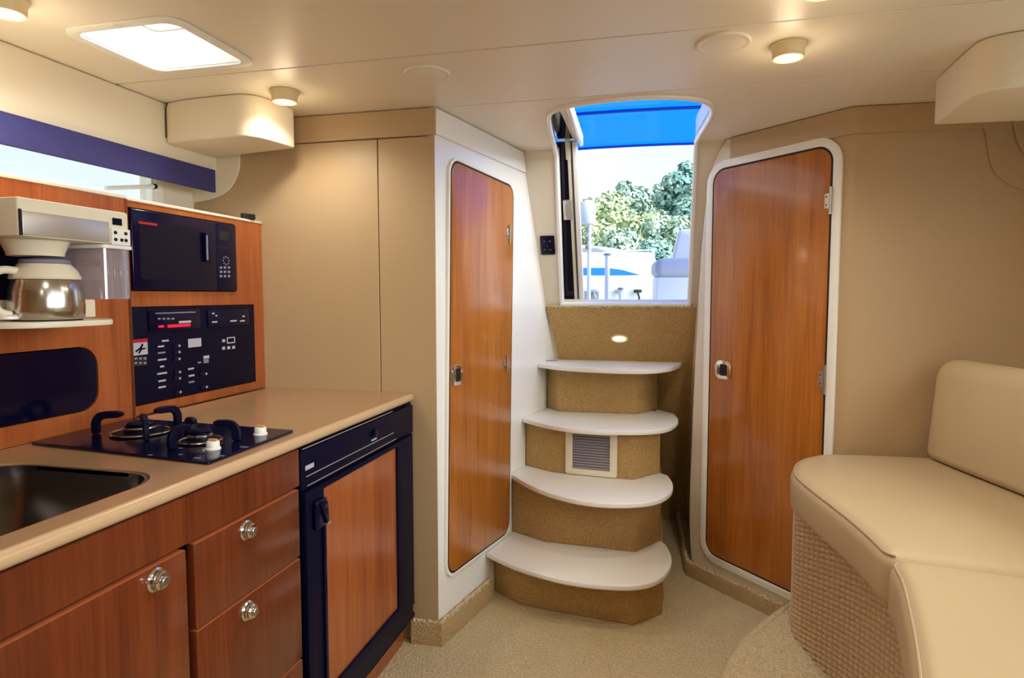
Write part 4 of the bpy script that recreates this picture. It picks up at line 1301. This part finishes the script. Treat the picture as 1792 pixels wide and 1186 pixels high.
# hull side lofted: rows of (half depth, z)
bm = new()
prof = [(-.05, -.6), (.02, zo(524)), (.06, zo(506)), (.10, zo(492)), (.10, zo(482)), (.06, zo(466)), (.02, zo(446)), (-.02, zo(441))]
secs = []
for i in range(13):
    f = i / 12
    x = xl + (xr - xl) * f
    bow = max(0, 1 - f * 3.0)
    ring_ = [bm.verts.new(fo.pt(x, z + bow * .25 * (z + .6), w - bow ** 2 * .9)) for w, z in prof]
    ring_ += [bm.verts.new(fo.pt(x, z + bow * .25 * (z + .6), -1.9 - w + bow ** 2 * .9)) for w, z in reversed(prof)]
    secs.append(ring_)
for A, B in zip(secs, secs[1:]):
    for k in range(len(A)):
        bm.faces.new((A[k], A[(k + 1) % len(A)], B[(k + 1) % len(A)], B[k]))
bm.faces.new(secs[0]); bm.faces.new(secs[-1])
hull = obj('hull', bm, 'deck_white', mb)
sl = [bp_(1000, 469), bp_(1062, 469), bp_(1090, 473), bp_(1119, 481.5), bp_(1090, 482), bp_(1062, 482), bp_(1000, 482)]
obj('blue_stripe', prism(fo, [(xl + 1.8, sl[0][1])] + sl + [(xl + 1.8, sl[-1][1])], .085, .106), 'stripe_blue', mb)
obj('dark_band', fbox(fo, xl + 1.6, zo(523), bp_(1048, 500)[0], zo(509), .04, .065, .004, 1), 'boat_grey', mb)
for px in (1039, 1115, 1083):
    a, b = bp_(px, 508)
    cleat = obj('cleat', fbox(fo, a - .05, b - .03, a + .05, b + .01, .07, .13, .01, 2), 'boat_grey' if px != 1115 else 'dark_gasket', mb)
    obj('cleat_line', tube([fo.pt(a, b - .03, .12), fo.pt(a + .02, b - .10, .13), fo.pt(a - .01, b - .14, .12)], .014, 6), 'boat_grey' if px != 1115 else 'dark_gasket', cleat)
cab = [(xl + 1.2, zo(441) - .01), (bp_(1125, 440)[0], zo(441) - .01), (bp_(1098, 440)[0], zo(437)), (bp_(1070, 440)[0], zo(432)), (bp_(1030, 440)[0], zo(427)), (xl + 2.0, zo(425))]
ca = obj('cabin_top', prism(fo, cab, -1.6, -.10, (), .03, 3), 'seat_grey', mb)
obj('cabin_window', prism(fo, [(xl + 2.2, zo(439)), (bp_(1060, 440)[0], zo(439)), (bp_(1045, 440)[0], zo(433)), (xl + 2.4, zo(431))], -.101, -.092), 'boat_grey', ca)
obj('stern_rail', tube([fo.pt(xr - .03, zo(520), .02), fo.pt(xr - .03, zo(438), .0), fo.pt(xr - .6, zo(438), -.2)], .015, 8), 'deck_white', mb)

# trees on the far shore
def tree(px, py_top, rpx, d, lm, label, seed):
    rnd = random.Random(seed)
    b = at(px, 517, d)
    top = at(px, py_top, d).z
    R = rpx / FPX * d
    t = thing('shore_tree', (b.x, b.y, .3), label, 'tree', 'trees on the far shore')
    H_ = top - .3
    obj('trunk', tube([(b.x, b.y, .28), (b.x + .1, b.y, H_ * .4), (b.x - .1, b.y, H_ * .75)], [R * .12, R * .09, R * .04], 8), 'bark', t)
    verts, faces = [], []
    blobs = []
    nb = 22
    for i in range(nb):
        f = (i + .5) / nb
        zc = .3 + H_ * (.12 + .78 * f)
        wd = R * (1.15 * math.sin(math.pi * min(.93, .28 + .62 * f)) + .08)
        a = i * 2.4 + rnd.uniform(-.5, .5)
        q = rnd.uniform(.45, 1) * wd
        blobs.append((b.x + math.cos(a) * q, b.y + math.sin(a) * q * .8, zc, R * rnd.uniform(.42, .62)))
    blobs.append((b.x + R * rnd.uniform(-.2, .2), b.y, top - R * .28, R * .32))
    for (x, y, z, rr) in blobs:
        n = 300
        for _ in range(n):
            v = Vector((rnd.gauss(0, 1), rnd.gauss(0, 1), rnd.gauss(0, 1))).normalized()
            c = Vector((x, y, z)) + Vector((v.x, v.y, v.z * .8)) * rr * rnd.uniform(.72, 1.08)
            nrm = (v + Vector((rnd.uniform(-.7, .7), rnd.uniform(-.7, .7), rnd.uniform(-.3, .9)))).normalized()
            e1_ = nrm.orthogonal().normalized()
            e2_ = nrm.cross(e1_)
            an = rnd.uniform(0, 3.14)
            e1_, e2_ = e1_ * math.cos(an) + e2_ * math.sin(an), e2_ * math.cos(an) - e1_ * math.sin(an)
            s_ = rnd.uniform(.07, .17) * (d / 45)
            k = len(verts)
            verts += [c + e1_ * s_ * 1.5, c + e2_ * s_, c - e1_ * s_ * 1.5, c - e2_ * s_]
            faces.append((k, k + 1, k + 2, k + 3))
    me = bpy.data.meshes.new('crown')
    me.from_pydata([tuple(v - Vector((b.x, b.y, .3))) for v in verts], [], faces)
    me.materials.append(MAT[lm])
    o = bpy.data.objects.new('crown', me)
    COL.objects.link(o)
    o.parent = t
for i, a in enumerate([
    (1024, 350, 44, 62, 'leaf_grey', 'small grey-green tree standing behind the deck pole'),
    (1062, 336, 44, 56, 'leaf_pale', 'pale yellow-green tree above the moored boat cabin'),
    (1098, 318, 42, 68, 'leaf_grey', 'tall grey-green tree behind the pale tree'),
    (1046, 388, 42, 41, 'leaf_pale', 'low pale bushy tree just above the boat cabin'),
    (1122, 372, 42, 50, 'leaf_pale', 'broad pale tree in front of the tall grey-green trees'),
    (1152, 322, 42, 75, 'leaf_grey', 'tall loose tree between the grey-green and the blue-green tree'),
    (1194, 284, 46, 62, 'leaf_blue', 'tallest blue-green tree above the helm seat'),
    (1088, 400, 40, 37, 'leaf_grey', 'low dark bushy tree over the boat stripe'),
    (1168, 378, 44, 45, 'leaf_grey', 'round grey-green tree beside the helm seat cushion'),
    (1212, 345, 44, 53, 'leaf_blue', 'dense blue-green tree behind the helm seat backrest'),
    (1142, 420, 38, 33, 'leaf_blue', 'low blue-green tree beside the stern rail'),
    (970, 345, 48, 80, 'leaf_grey', 'grey-green shore tree hidden behind the sliding door'),
    (1262, 300, 50, 95, 'leaf_grey', 'grey-green shore tree past the companionway edge'),
]):
    tree(*a, 100 + i)
